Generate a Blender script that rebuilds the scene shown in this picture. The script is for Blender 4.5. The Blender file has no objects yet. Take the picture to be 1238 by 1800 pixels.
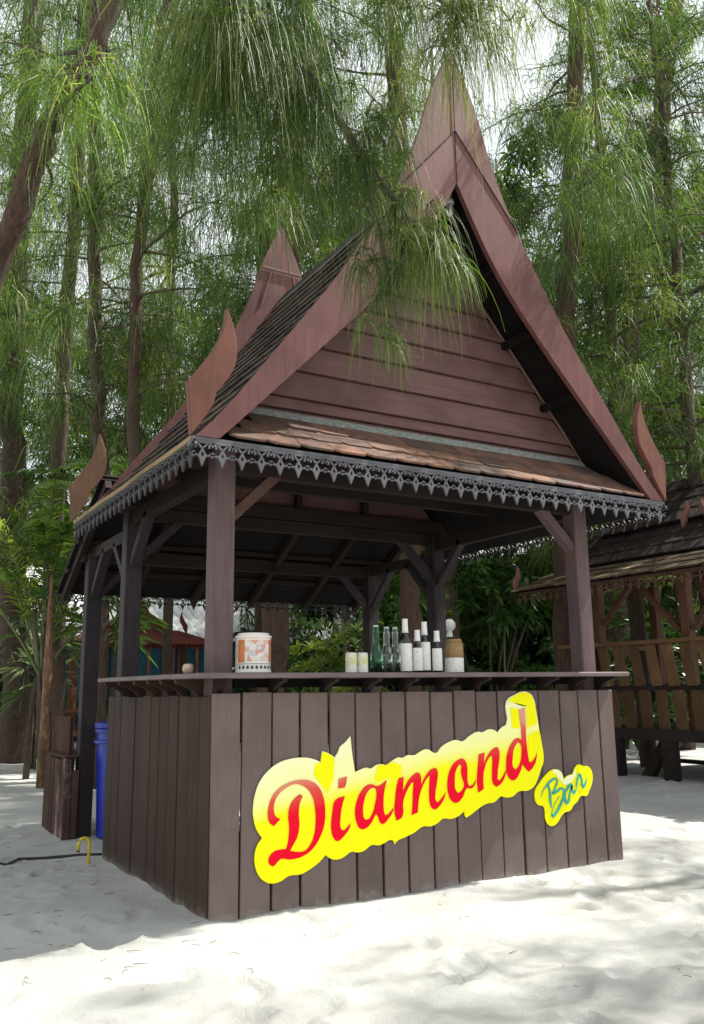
import bpy, math, random
import numpy as np
from mathutils import Vector, Matrix
random.seed(7); rng = np.random.default_rng(11)
PI = math.pi
S = bpy.context.scene
COL = S.collection

# ------------------------------------------------------------------ camera
CAM = np.array([-1.6696, -4.2758, 1.1245]); YAW, PITCH, ROLL, FPX = -0.5325, 0.2008, -0.0121, 1515.7
_f = np.array([-math.sin(YAW)*math.cos(PITCH), math.cos(YAW)*math.cos(PITCH), math.sin(PITCH)])
_r0 = np.array([math.cos(YAW), math.sin(YAW), 0.0]); _u0 = np.cross(_r0, _f)
_r = _r0*math.cos(ROLL)+_u0*math.sin(ROLL); _u = -_r0*math.sin(ROLL)+_u0*math.cos(ROLL)
cd = bpy.data.cameras.new('camera'); cam = bpy.data.objects.new('camera', cd); COL.objects.link(cam)
cd.sensor_fit = 'VERTICAL'; cd.sensor_height = 24.0; cd.lens = 24.0*FPX/1800.0
cd.clip_start = 0.05; cd.clip_end = 600
m = Matrix.Identity(4)
for i in range(3):
    m[i][0] = _r[i]; m[i][1] = _u[i]; m[i][2] = -_f[i]; m[i][3] = CAM[i]
cam.matrix_world = m
S.camera = cam
S.render.resolution_x = 704; S.render.resolution_y = 1024
# ------------------------------------------------------------------ sky, sun, exposure
SUN_EL = math.radians(56); SUN_AZ = math.radians(-12)      # azimuth measured from +X towards +Y
sd = Vector((math.cos(SUN_EL)*math.cos(SUN_AZ), math.cos(SUN_EL)*math.sin(SUN_AZ), math.sin(SUN_EL)))
W = bpy.data.worlds.new('World'); S.world = W; W.use_nodes = True
wn = W.node_tree.nodes; bg = wn['Background']
sky = wn.new('ShaderNodeTexSky'); sky.sky_type = 'NISHITA'; sky.sun_disc = False
sky.sun_elevation = SUN_EL; sky.sun_rotation = math.atan2(sd.x, sd.y)
sky.air_density = 1.0; sky.dust_density = 4.0; sky.ozone_density = 1.0
_tc = wn.new('ShaderNodeTexCoord'); _cn = wn.new('ShaderNodeTexNoise'); _cn.inputs['Scale'].default_value = 2.2; _cn.inputs['Detail'].default_value = 8
_cr = wn.new('ShaderNodeValToRGB'); _cr.color_ramp.elements[0].position = .34; _cr.color_ramp.elements[1].position = .56
_cr.color_ramp.elements[0].color = (.8, .8, .8, 1)
_mx = wn.new('ShaderNodeMix'); _mx.data_type = 'RGBA'; _mx.inputs[7].default_value = (4.0, 4.2, 4.35, 1)      # bright broken cloud
_L = W.node_tree.links.new
_L(_tc.outputs['Generated'], _cn.inputs['Vector']); _L(_cn.outputs[0], _cr.inputs[0]); _L(_cr.outputs[0], _mx.inputs[0])
_L(sky.outputs[0], _mx.inputs[6]); _L(_mx.outputs[2], bg.inputs[0]); bg.inputs[1].default_value = 0.15
sl = bpy.data.lights.new('sun', 'SUN'); sl.energy = 4.5; sl.angle = math.radians(0.6); sl.color = (1.0, 0.95, 0.87)
so = bpy.data.objects.new('sun', sl); COL.objects.link(so)
so.rotation_euler = sd.to_track_quat('Z', 'Y').to_euler(); so.location = (6, -2, 12)
S.view_settings.view_transform = 'Standard'; S.view_settings.look = 'None'; S.view_settings.gamma = 1.0
S.view_settings.use_curve_mapping = False
S.view_settings.exposure = 1.05
S.render.engine = 'CYCLES'
S.cycles.max_bounces = 8; S.cycles.transparent_max_bounces = 8; S.cycles.diffuse_bounces = 4

# ------------------------------------------------------------------ helpers
def at(px, py, depth):
    """point seen at a pixel of the 1238x1800 photograph, `depth` metres along the view axis"""
    v = _f + _r*(px-619)/FPX - _u*(py-900)/FPX
    return CAM + v*depth
def aty(px, py, Y):
    v = _f + _r*(px-619)/FPX - _u*(py-900)/FPX
    return CAM + v*((Y-CAM[1])/v[1])
def ground(px, depth):
    p = at(px, 1200, depth); return np.array([p[0], p[1], 0.0])

def tag(o, label=None, cat=None, group=None, kind=None):
    if label: o['label'] = label
    if cat: o['category'] = cat
    if group: o['group'] = group
    if kind: o['kind'] = kind
    return o
def empty(name, label, cat, loc=(0, 0, 0), group=None, kind=None):
    o = bpy.data.objects.new(name, None); COL.objects.link(o); o.location = loc; o.empty_display_size = .1
    return tag(o, label, cat, group, kind)
def link(name, me, parent=None):
    o = bpy.data.objects.new(name, me); COL.objects.link(o)
    if parent is not None:
        o.parent = parent
    return o
class MB:
    """collects geometry in world coordinates; build() makes ONE mesh object"""
    def __init__(s): s.v = []; s.f = []
    def add(s, vs, fs):
        n = len(s.v); s.v += [tuple(map(float, p)) for p in vs]; s.f += [tuple(i+n for i in f) for f in fs]; return s
    def box(s, lo, hi, M=None):
        vs = [(x, y, z) for x in (lo[0], hi[0]) for y in (lo[1], hi[1]) for z in (lo[2], hi[2])]
        if M is not None: vs = [M @ Vector(p) for p in vs]
        return s.add(vs, [(0, 1, 3, 2), (4, 6, 7, 5), (0, 4, 5, 1), (2, 3, 7, 6), (0, 2, 6, 4), (1, 5, 7, 3)])
    def bar(s, a, b, w, h, up=(0, 0, 1)):
        a = Vector(a); b = Vector(b); d = (b-a).normalized(); up = Vector(up)
        if abs(d.dot(up)) > .99: up = Vector((0, 1, 0))
        r = d.cross(up).normalized(); u = r.cross(d).normalized()
        vs = []
        for p in (a, b):
            for i, j in ((-1, -1), (1, -1), (1, 1), (-1, 1)): vs.append(p + r*(i*w/2) + u*(j*h/2))
        return s.add(vs, [(0, 3, 2, 1), (4, 5, 6, 7), (0, 1, 5, 4), (1, 2, 6, 5), (2, 3, 7, 6), (3, 0, 4, 7)])
    def prism(s, pts, fr, depth):
        """pts 2D; fr(u,v,w) maps to world; w from 0..depth"""
        n = len(pts); vs = [fr(p[0], p[1], 0) for p in pts]+[fr(p[0], p[1], depth) for p in pts]
        return s.add(vs, [tuple(range(n)), tuple(range(2*n-1, n-1, -1))]+[(i, n+i, n+(i+1) % n, (i+1) % n) for i in range(n)])
    def tube(s, pts, rad, seg=8, cap=True):
        pts = [Vector(p) for p in pts]; n = len(pts); vs = []; fs = []
        if not hasattr(rad, '__len__'): rad = [rad]*n
        ref = Vector((.37, .21, .9)).normalized()
        for i, p in enumerate(pts):
            d = (pts[min(i+1, n-1)]-pts[max(i-1, 0)]).normalized()
            if abs(d.dot(ref)) > .97: ref2 = Vector((1, .1, 0)).normalized()
            else: ref2 = ref
            a = d.cross(ref2).normalized(); b = d.cross(a)
            for k in range(seg):
                t = 2*PI*k/seg; vs.append(p+(a*math.cos(t)+b*math.sin(t))*rad[i])
        for i in range(n-1):
            for k in range(seg):
                k2 = (k+1) % seg; fs.append((i*seg+k, i*seg+k2, (i+1)*seg+k2, (i+1)*seg+k))
        if cap: fs.append(tuple(range(seg-1, -1, -1))); fs.append(tuple((n-1)*seg+k for k in range(seg)))
        return s.add(vs, fs)
    def lathe(s, prof, c=(0, 0, 0), seg=24):
        vs = []; fs = []; n = len(prof)
        for r, z in prof:
            for k in range(seg):
                t = 2*PI*k/seg; vs.append((c[0]+r*math.cos(t), c[1]+r*math.sin(t), c[2]+z))
        for i in range(n-1):
            for k in range(seg):
                k2 = (k+1) % seg; fs.append((i*seg+k, i*seg+k2, (i+1)*seg+k2, (i+1)*seg+k))
        fs.append(tuple(range(seg-1, -1, -1))); fs.append(tuple((n-1)*seg+k for k in range(seg)))
        return s.add(vs, fs)
    def build(s, name, mat, parent=None, smooth=False, bevel=0, origin=None):
        v = s.v
        off = Vector((0, 0, 0))
        if parent is not None: off = parent_world(parent)
        me = bpy.data.meshes.new(name); me.from_pydata([(p[0]-off[0], p[1]-off[1], p[2]-off[2]) for p in v], [], s.f)
        me.materials.append(mat)
        if smooth: me.polygons.foreach_set('use_smooth', [True]*len(me.polygons))
        me.update()
        o = link(name, me, parent)
        if bevel:
            b = o.modifiers.new('bevel', 'BEVEL'); b.width = bevel; b.segments = 1; b.limit_method = 'ANGLE'
        return o
def parent_world(p):
    o = Vector((0, 0, 0))
    while p is not None: o = o+Vector(p.location); p = p.parent
    return o
def fast_mesh(name, V, Q, mat, tint=None, parent=None, smooth=False):
    """V Nx3, Q Mx4 (or Mx3) numpy"""
    if parent is not None: V = V-np.array(parent_world(parent))
    me = bpy.data.meshes.new(name); k = Q.shape[1]
    me.vertices.add(len(V)); me.vertices.foreach_set('co', V.astype(np.float32).ravel())
    me.loops.add(Q.size); me.loops.foreach_set('vertex_index', Q.astype(np.int32).ravel())
    me.polygons.add(len(Q)); me.polygons.foreach_set('loop_start', np.arange(0, Q.size, k, dtype=np.int32))
    if smooth: me.polygons.foreach_set('use_smooth', np.ones(len(Q), bool))
    me.materials.append(mat); me.update(calc_edges=True)
    if tint is not None:
        a = me.attributes.new('tint', 'FLOAT', 'POINT'); a.data.foreach_set('value', tint.astype(np.float32))
    return link(name, me, parent)

# ------------------------------------------------------------------ materials
def newmat(name):
    M = bpy.data.materials.new(name); M.use_nodes = True; nt = M.node_tree
    return M, nt, nt.nodes['Principled BSDF']
def ramp(nt, stops, fac):
    r = nt.nodes.new('ShaderNodeValToRGB'); e = r.color_ramp.elements
    while len(e) < len(stops): e.new(.5)
    for i, (p, c) in enumerate(stops): e[i].position = p; e[i].color = (*c, 1)
    nt.links.new(fac, r.inputs[0]); return r
def noise(nt, scale, vec=None, detail=5, rough=.6, stretch=None, obj=True):
    n = nt.nodes.new('ShaderNodeTexNoise'); n.inputs['Scale'].default_value = scale
    n.inputs['Detail'].default_value = detail; n.inputs['Roughness'].default_value = rough
    if vec is None:
        tc = nt.nodes.new('ShaderNodeTexCoord'); vec = tc.outputs['Object']
    mp = nt.nodes.new('ShaderNodeMapping')
    if stretch: mp.inputs['Scale'].default_value = stretch
    nt.links.new(vec, mp.inputs[0])
    if obj:   # shift the pattern from object to object
        oi = nt.nodes.new('ShaderNodeObjectInfo'); mu = nt.nodes.new('ShaderNodeMath'); mu.operation = 'MULTIPLY'
        mu.inputs[1].default_value = 37.0; nt.links.new(oi.outputs['Random'], mu.inputs[0])
        nt.links.new(mu.outputs[0], mp.inputs['Location'])
    nt.links.new(mp.outputs[0], n.inputs['Vector']); return n
def bump(nt, b, h, strength=.3, dist=.01):
    bm = nt.nodes.new('ShaderNodeBump'); bm.inputs['Strength'].default_value = strength
    bm.inputs['Distance'].default_value = dist; nt.links.new(h, bm.inputs['Height']); nt.links.new(bm.outputs[0], b.inputs['Normal'])
def mixc(nt, a, b, fac, mode='MIX'):
    mx = nt.nodes.new('ShaderNodeMix'); mx.data_type = 'RGBA'; mx.blend_type = mode
    for sock, val in ((mx.inputs[0], fac), (mx.inputs[6], a), (mx.inputs[7], b)):
        if isinstance(val, (int, float)): sock.default_value = val
        elif isinstance(val, tuple): sock.default_value = (*val, 1)
        else: nt.links.new(val, sock)
    return mx.outputs[2]
def wood(name, c1, c2, rough=.55, grain='z', wear=None, wear_lo=.62, gs=1.0, vary=.25, bmp=.25):
    """painted or stained timber: fine grain, soft patchy fading, some wear"""
    M, nt, b = newmat(name)
    st = {'z': (14, 14, 1.2), 'x': (1.2, 14, 14), 'y': (14, 1.2, 14)}[grain]
    g = noise(nt, 3.5*gs, detail=7, stretch=st)
    p = noise(nt, 2.2, detail=4)
    r = ramp(nt, [(.3, c1), (.72, c2)], g.outputs[0])
    c = mixc(nt, r.outputs[0], tuple(x*.62 for x in c1), ramp(nt, [(.45, (0, 0, 0)), (.75, (.8, .8, .8))], p.outputs[0]).outputs[0])
    if wear:
        w = noise(nt, 5, detail=10, rough=.72, stretch=tuple(.35 if x > 5 else .12 for x in st))
        c = mixc(nt, c, wear, ramp(nt, [(wear_lo, (0, 0, 0)), (wear_lo+.09, (.8, .8, .8))], w.outputs[0]).outputs[0])
    oi = nt.nodes.new('ShaderNodeObjectInfo'); hs = nt.nodes.new('ShaderNodeHueSaturation')
    mr = nt.nodes.new('ShaderNodeMapRange'); mr.inputs[3].default_value = 1-vary; mr.inputs[4].default_value = 1+vary
    nt.links.new(oi.outputs['Random'], mr.inputs[0]); nt.links.new(mr.outputs[0], hs.inputs['Value']); nt.links.new(c, hs.inputs['Color'])
    nt.links.new(hs.outputs[0], b.inputs['Base Color'])
    b.inputs['Roughness'].default_value = min(.9, rough+.12); b.inputs['Specular IOR Level'].default_value = .18
    bump(nt, b, g.outputs[0], bmp, .004)
    return M
def plain(name, col, rough=.5, spec=.5, var=.12, scale=12, metallic=0):
    M, nt, b = newmat(name)
    n = noise(nt, scale); r = ramp(nt, [(.3, tuple(x*(1-var) for x in col)), (.7, tuple(min(1, x*(1+var)) for x in col))], n.outputs[0])
    nt.links.new(r.outputs[0], b.inputs['Base Color']); b.inputs['Roughness'].default_value = rough
    b.inputs['Specular IOR Level'].default_value = spec; b.inputs['Metallic'].default_value = metallic
    bump(nt, b, n.outputs[0], .1, .003)
    return M
def leafmat(name, stops, rough=.5, trans=.35, tcol=None):
    M, nt, b = newmat(name)
    a = nt.nodes.new('ShaderNodeAttribute'); a.attribute_name = 'tint'
    oi = nt.nodes.new('ShaderNodeObjectInfo')
    r = ramp(nt, stops, a.outputs['Fac'])
    hs = nt.nodes.new('ShaderNodeHueSaturation'); mr = nt.nodes.new('ShaderNodeMapRange')
    mr.inputs[3].default_value = .75; mr.inputs[4].default_value = 1.25
    nt.links.new(oi.outputs['Random'], mr.inputs[0]); nt.links.new(mr.outputs[0], hs.inputs['Value']); nt.links.new(r.outputs[0], hs.inputs['Color'])
    nt.links.new(hs.outputs[0], b.inputs['Base Color']); b.inputs['Roughness'].default_value = rough
    b.inputs['Specular IOR Level'].default_value = .35
    tr = nt.nodes.new('ShaderNodeBsdfTranslucent'); mx = nt.nodes.new('ShaderNodeMixShader'); mx.inputs[0].default_value = trans
    tc = mixc(nt, hs.outputs[0], (1.5, 1.7, .6), 1.0, 'MULTIPLY'); nt.links.new(tc, tr.inputs[0])
    out = nt.nodes['Material Output']
    nt.links.new(b.outputs[0], mx.inputs[1]); nt.links.new(tr.outputs[0], mx.inputs[2]); nt.links.new(mx.outputs[0], out.inputs[0])
    return M

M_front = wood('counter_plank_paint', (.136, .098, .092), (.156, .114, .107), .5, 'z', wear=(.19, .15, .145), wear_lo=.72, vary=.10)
M_side = wood('shaded_side_plank_paint', (.038, .020, .013), (.052, .029, .019), .55, 'z', wear=(.07, .06, .05), wear_lo=.74, vary=.12)  # counter paint with the unlit side's shade put into the colour
M_ipost = wood('shaded_post_wood', (.030, .023, .026), (.052, .040, .044), .55, 'z', vary=.1)  # post wood darkened: shade under the roof is in the colour
def dusty(M):
    nt = M.node_tree; b = nt.nodes['Principled BSDF']; src = b.inputs['Base Color'].links[0].from_socket
    ge = nt.nodes.new('ShaderNodeNewGeometry'); sx = nt.nodes.new('ShaderNodeSeparateXYZ'); nt.links.new(ge.outputs['Position'], sx.inputs[0])
    n = noise(nt, 14, ge.outputs['Position'], 6, .7, obj=False); ad = nt.nodes.new('ShaderNodeMath'); ad.operation = 'MULTIPLY_ADD'; ad.inputs[1].default_value = -.16
    nt.links.new(n.outputs[0], ad.inputs[0]); nt.links.new(sx.outputs[2], ad.inputs[2])
    r = ramp(nt, [(0, (.5, .5, .5)), (.4, (.06, .06, .06)), (1, (0, 0, 0))], ad.outputs[0])
    mr = nt.nodes.new('ShaderNodeMapRange'); mr.inputs[1].default_value = -.09; mr.inputs[2].default_value = .03
    nt.links.new(ad.outputs[0], mr.inputs[0]); nt.links.new(mr.outputs[0], r.inputs[0])
    nt.links.new(mixc(nt, src, (.34, .32, .28), r.outputs[0]), b.inputs['Base Color'])
dusty(M_front); dusty(M_side)
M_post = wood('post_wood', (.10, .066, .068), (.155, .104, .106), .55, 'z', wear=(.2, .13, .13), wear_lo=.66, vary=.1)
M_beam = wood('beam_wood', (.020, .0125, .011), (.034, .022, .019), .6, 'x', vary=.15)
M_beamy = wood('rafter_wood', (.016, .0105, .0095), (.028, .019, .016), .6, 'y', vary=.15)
M_brace = wood('brace_wood', (.10, .055, .042), (.15, .085, .065), .55, 'x', vary=.2)
M_barge = wood('bargeboard_paint', (.116, .048, .045), (.158, .072, .068), .4, 'z', wear=(.32, .24, .24), wear_lo=.68, vary=.06, gs=.6)
M_fin = wood('finial_paint', (.135, .054, .040), (.185, .080, .060), .5, 'z', wear=(.30, .26, .14), wear_lo=.66, vary=.15, gs=.6)
M_moss = wood('mossy_finial_paint', (.115, .06, .042), (.15, .085, .052), .7, 'z', wear=(.17, .15, .05), wear_lo=.50, vary=.05, gs=.6)
M_gable = wood('gable_plank_paint', (.118, .062, .058), (.165, .092, .088), .5, 'x', vary=.06, bmp=.5)
M_trim = wood('trim_paint', (.16, .09, .075), (.22, .14, .12), .5, 'z', vary=.05)
M_lace = plain('grey_fretwork_paint', (.088, .088, .100), .6, var=.35, scale=9)
M_laced = plain('shaded_fretwork_paint', (.028, .026, .028), .65, var=.4, scale=9)  # same fretwork as the front, its shadow tone put into the colour
M_shelf = wood('shelf_wood', (.13, .095, .095), (.18, .14, .14), .4, 'x', wear=(.2, .15, .14), wear_lo=.68, vary=.05)
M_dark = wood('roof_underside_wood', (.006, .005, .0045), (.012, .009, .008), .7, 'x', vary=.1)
M_cement = plain('cement_flashing', (.20, .215, .19), .85, var=.55, scale=45)
M_fascia = wood('weathered_fascia', (.20, .14, .08), (.34, .25, .13), .7, 'y', wear=(.08, .05, .03), wear_lo=.55, vary=.2)

def tile_mat():
    M, nt, b = newmat('clay_shingle')
    oi = nt.nodes.new('ShaderNodeObjectInfo')
    r = ramp(nt, [(0, (.075, .040, .032)), (.35, (.11, .052, .038)), (.62, (.16, .075, .048)), (.85, (.21, .10, .058)), (1, (.10, .065, .05))], oi.outputs['Random'])
    n = noise(nt, 9, detail=8, rough=.7)
    c = mixc(nt, r.outputs[0], (.042, .038, .028), ramp(nt, [(.42, (0, 0, 0)), (.68, (.9, .9, .9))], n.outputs[0]).outputs[0])
    n2 = noise(nt, 40, detail=6)
    c = mixc(nt, c, (.34, .19, .10), ramp(nt, [(.62, (0, 0, 0)), (.8, (.5, .5, .5))], n2.outputs[0]).outputs[0])
    nt.links.new(c, b.inputs['Base Color']); b.inputs['Roughness'].default_value = .85
    bump(nt, b, n2.outputs[0], .4, .004); return M
M_tile = tile_mat()
M_tiles = wood('shaded_mossy_shingle', (.030, .022, .018), (.055, .038, .028), .85, 'y', wear=(.15, .09, .055), wear_lo=.66, vary=.35)  # moss tone plus the shade of the roof side, both in the colour
M_dtile = wood('dark_shingle', (.024, .017, .016), (.042, .029, .027), .8, 'y', wear=(.13, .1, .075), wear_lo=.62, vary=.35)

def sand_mat():
    M, nt, b = newmat('white_sand')
    tc = nt.nodes.new('ShaderNodeTexCoord')
    n1 = noise(nt, .9, tc.outputs['Object'], 6, .6, obj=False); n2 = noise(nt, 9, tc.outputs['Object'], 8, .7, obj=False); n3 = noise(nt, 180, tc.outputs['Object'], 3, .6, obj=False)
    c = ramp(nt, [(.3, (.34, .34, .315)), (.62, (.45, .455, .435))], n1.outputs[0]).outputs[0]
    c = mixc(nt, c, (.33, .295, .23), ramp(nt, [(.56, (0, 0, 0)), (.78, (.55, .55, .55))], n2.outputs[0]).outputs[0])
    c = mixc(nt, c, (.30, .27, .22), ramp(nt, [(.62, (0, 0, 0)), (.75, (.35, .35, .35))], n3.outputs[0]).outputs[0])
    nt.links.new(c, b.inputs['Base Color']); b.inputs['Roughness'].default_value = .95; b.inputs['Specular IOR Level'].default_value = .15
    ad = nt.nodes.new('ShaderNodeMath'); ad.operation = 'ADD'; nt.links.new(n2.outputs[0], ad.inputs[0])
    m3 = nt.nodes.new('ShaderNodeMath'); m3.operation = 'MULTIPLY'; m3.inputs[1].default_value = .35; nt.links.new(n3.outputs[0], m3.inputs[0]); nt.links.new(m3.outputs[0], ad.inputs[1])
    bump(nt, b, ad.outputs[0], .65, .03); return M
M_sand = sand_mat()
def bark_mat(name, c1, c2, c3):
    M, nt, b = newmat(name)
    g = noise(nt, 5, detail=9, rough=.7, stretch=(6, 6, 1.4)); n = noise(nt, 1.6, detail=4)
    c = ramp(nt, [(.32, c1), (.55, c2), (.75, c3)], g.outputs[0]).outputs[0]
    c = mixc(nt, c, (.055, .065, .04), ramp(nt, [(.55, (0, 0, 0)), (.7, (.5, .5, .5))], n.outputs[0]).outputs[0])
    nt.links.new(c, b.inputs['Base Color']); b.inputs['Roughness'].default_value = .9; bump(nt, b, g.outputs[0], 1.0, .03); return M
M_bark = bark_mat('casuarina_bark', (.035, .024, .018), (.085, .055, .04), (.16, .11, .08))
M_barkr = bark_mat('reddish_bark', (.035, .020, .014), (.085, .046, .030), (.15, .095, .065))
M_peel = bark_mat('peeling_bark', (.10, .05, .03), (.24, .12, .06), (.50, .40, .28))
M_twig = plain('twig', (.075, .06, .04), .9, var=.3)
M_litter = plain('dry_litter', (.16, .12, .08), .9, var=.4)
M_needle = leafmat('casuarina_needles', [(0, (.030, .062, .016)), (.35, (.050, .100, .022)), (.7, (.095, .155, .030)), (.92, (.15, .20, .055)), (1, (.30, .29, .14))], .5, .40)
M_needle_far = leafmat('distant_casuarina_needles', [(0, (.014, .036, .009)), (.5, (.040, .086, .018)), (.88, (.105, .165, .028)), (.97, (.17, .21, .06)), (1, (.15, .11, .06))], .6, .42)
M_palm = leafmat('palm_leaflets', [(0, (.020, .045, .012)), (.5, (.050, .095, .020)), (1, (.16, .19, .035))], .4, .40)
M_leafd = leafmat('dark_broad_leaf', [(0, (.014, .042, .010)), (.5, (.038, .095, .020)), (1, (.11, .18, .045))], .3, .25)
M_leafy = leafmat('yellow_green_leaf', [(0, (.05, .085, .015)), (.5, (.12, .17, .03)), (1, (.34, .36, .12))], .45, .4)
M_leafg = leafmat('bright_green_leaf', [(0, (.03, .08, .015)), (.5, (.07, .15, .03)), (1, (.16, .26, .07))], .4, .4)
M_leafp = leafmat('pale_spiky_leaf', [(0, (.06, .10, .04)), (.5, (.16, .21, .11)), (1, (.42, .46, .32))], .45, .4)

# ------------------------------------------------------------------ vegetation generators
def strands(P, D, L, w, nseg=3, g=.9, jit=.0, tint=None):
    """ribbons that leave P along D and droop; returns V, Q, tint"""
    n = len(P); t = np.linspace(0, 1, nseg+1)[None, :, None]
    L = L[:, None, None]; P = P[:, None, :]; D = D[:, None, :]
    c = P + D*L*(t-.28*t*t) + np.array([0, 0, -1.])*L*g*t*t
    if jit: c = c + np.cumsum(rng.normal(0, jit, c.shape)*L, axis=1)*t
    s = np.cross(D[:, 0], rng.normal(size=(n, 3))); s /= np.linalg.norm(s, axis=1)[:, None]+1e-9
    s[:, 2] *= .25; s /= np.linalg.norm(s, axis=1)[:, None]+1e-9
    ww = (w if hasattr(w, '__len__') else np.full(n, w))[:, None, None]*(1-.75*t)
    a = c - s[:, None]*ww/2; b = c + s[:, None]*ww/2
    V = np.stack([a, b], axis=2).reshape(-1, 3)
    base = (np.arange(n)*(nseg+1)*2)[:, None]; k = np.arange(nseg)[None, :]*2
    Q = np.stack([base+k, base+k+1, base+k+3, base+k+2], axis=2).reshape(-1, 4)
    if tint is None: tint = rng.random(n)
    T = np.repeat(tint, (nseg+1)*2)
    return V, Q, T
def join(parts):
    V = []; Q = []; T = []; o = 0
    for v, q, t in parts: V.append(v); Q.append(q+o); T.append(t); o += len(v)
    return np.concatenate(V), np.concatenate(Q), np.concatenate(T)
def unit(a): return a/(np.linalg.norm(a, axis=-1, keepdims=True)+1e-9)

def casuarina(path, radii, z0, z1, nbr, spr, reach, parent, needle, bark, Ls=.42, nst=20, w=.010, seg=2, g=.95, name_crown='crown', keep=None):
    """trunk along `path`, limbs between heights z0..z1, drooping sprays"""
    path = [Vector(p) for p in path]
    mb = MB(); 
    pp = []; rr = []
    for i in range(len(path)-1):
        for k in range(5):
            t = k/5; pp.append(path[i].lerp(path[i+1], t)+Vector((random.gauss(0, .02), random.gauss(0, .02), 0))); rr.append((radii[i]*(1-t)+radii[i+1]*t)*random.uniform(.94, 1.06))
    pp.append(path[-1]); rr.append(radii[-1])
    mb.tube(pp, rr, 10); trk = mb.build('trunk', bark, parent, smooth=True)
    zs = np.array([p.z for p in pp]); X = np.array([[p.x, p.y] for p in pp])
    lm = MB(); roots = []; dirs = []; tv = []
    for b in range(nbr):
        h = z0+(z1-z0)*((b+random.random())/nbr)
        bx = np.interp(h, zs, X[:, 0]); by = np.interp(h, zs, X[:, 1])
        a = random.random()*2*PI
        L = reach*(1-.55*max(0, (h-z0)/(z1-z0)))*random.uniform(.55, 1.15)
        up = random.uniform(.05, .55); cur = np.array([bx, by, h]); d = np.array([math.cos(a), math.sin(a), up])
        n = 8; pts = [cur.copy()]; 
        for k in range(n):
            d = d+np.array([random.gauss(0, .14), random.gauss(0, .14), -.10+random.gauss(0, .07)]); d /= np.linalg.norm(d)
            cur = cur+d*L/n; pts.append(cur.copy())
        r0 = .012+.016*L/2
        lm.tube(pts, [r0*(1-.85*k/n) for k in range(n+1)], 4)
        pts = np.array(pts); btint = random.gauss(0, .22)
        m_ = int(spr*L/reach)+2
        tt = rng.uniform(.22, 1.0, m_)*n; i0 = np.minimum(tt.astype(int), n-1); fr = (tt-i0)[:, None]
        c = pts[i0]*(1-fr)+pts[i0+1]*fr
        side = unit(rng.normal(size=(m_, 3))*np.array([1, 1, .55]))
        tw = c+side*rng.uniform(.08, .42, (m_, 1))*(.5+.5*L/2)
        for q in range(0, m_, 2): lm.tube([c[q], (c[q]+tw[q])/2+np.array([0, 0, .03]), tw[q]], [.007, .005, .003], 3, cap=False)
        clump = btint+rng.normal(0, .10, m_)
        R = np.repeat(tw, nst, 0)+rng.normal(0, .07, (m_*nst, 3)); Dn = unit(np.repeat(side, nst, 0)*.6+rng.normal(size=(m_*nst, 3))*.55+np.array([0, 0, .15]))
        roots.append(R); dirs.append(Dn); tv.append(np.repeat(clump, nst))
    lm.build('limbs', M_twig, trk)
    R = np.concatenate(roots); D = np.concatenate(dirs); T = np.clip(.45+np.concatenate(tv)+rng.normal(0, .16, len(R)), 0, .97)
    T[rng.random(len(T)) < .06] = 1.0
    V, Q, T = strands(R, D, rng.uniform(.55, 1.25, len(R))*Ls, rng.uniform(.7, 1.3, len(R))*w, seg, g, tint=T)
    return fast_mesh(name_crown, V, Q, needle, T, parent)

def leaves(P, D, N, L, w, tint, fold=.25, droop=.25):
    """pointed leaves: 6 verts, 3 quads each (two side wings meeting at a midrib)"""
    n = len(P); N = unit(N-np.sum(N*D, 1)[:, None]*D); Sd = np.cross(D, N); L = L[:, None]; w = w[:, None]
    g = np.array([0, 0, -1.])
    m1 = P+D*L*.45+g*L*droop*.2; tip = P+D*L+g*L*droop
    l1 = m1-Sd*w/2+N*w*fold; r1 = m1+Sd*w/2+N*w*fold
    l2 = P+D*L*.8-Sd*w*.30+N*w*fold*.6+g*L*droop*.6; r2 = P+D*L*.8+Sd*w*.30+N*w*fold*.6+g*L*droop*.6
    V = np.stack([P, l1, l2, tip, r2, r1, m1], 1).reshape(-1, 3)
    b = (np.arange(n)*7)[:, None]
    Q = np.concatenate([b+np.array([0, 6, 2, 1]), b+np.array([6, 3, 3, 2])[[0, 1, 3, 3]]*1, b+np.array([0, 5, 4, 6])], 0)
    # use triangles to stay valid
    T3 = np.concatenate([b+np.array(t) for t in ((0, 6, 1), (1, 6, 2), (6, 3, 2), (0, 5, 6), (5, 4, 6), (4, 3, 6))], 0)
    return V, T3, np.repeat(tint, 7)
def rosettes(C, AX, n, L, w, spread=.9, tint0=.4, droop=.3):
    m_ = len(C); Cc = np.repeat(C, n, 0); A = np.repeat(unit(AX), n, 0)
    r = unit(rng.normal(size=(m_*n, 3))); r = unit(r-np.sum(r*A, 1)[:, None]*A)
    k = rng.uniform(.35, 1.0, (m_*n, 1))*spread
    D = unit(r*k+A*(1.1-k)); N = unit(A-r*.3)
    tint = np.clip(tint0+np.repeat(rng.normal(0, .15, m_), n)+rng.normal(0, .15, m_*n), 0, 1)
    return leaves(Cc+D*.02, D, N, rng.uniform(.7, 1.2, m_*n)*L, rng.uniform(.8, 1.2, m_*n)*w, tint, droop=droop)
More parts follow.
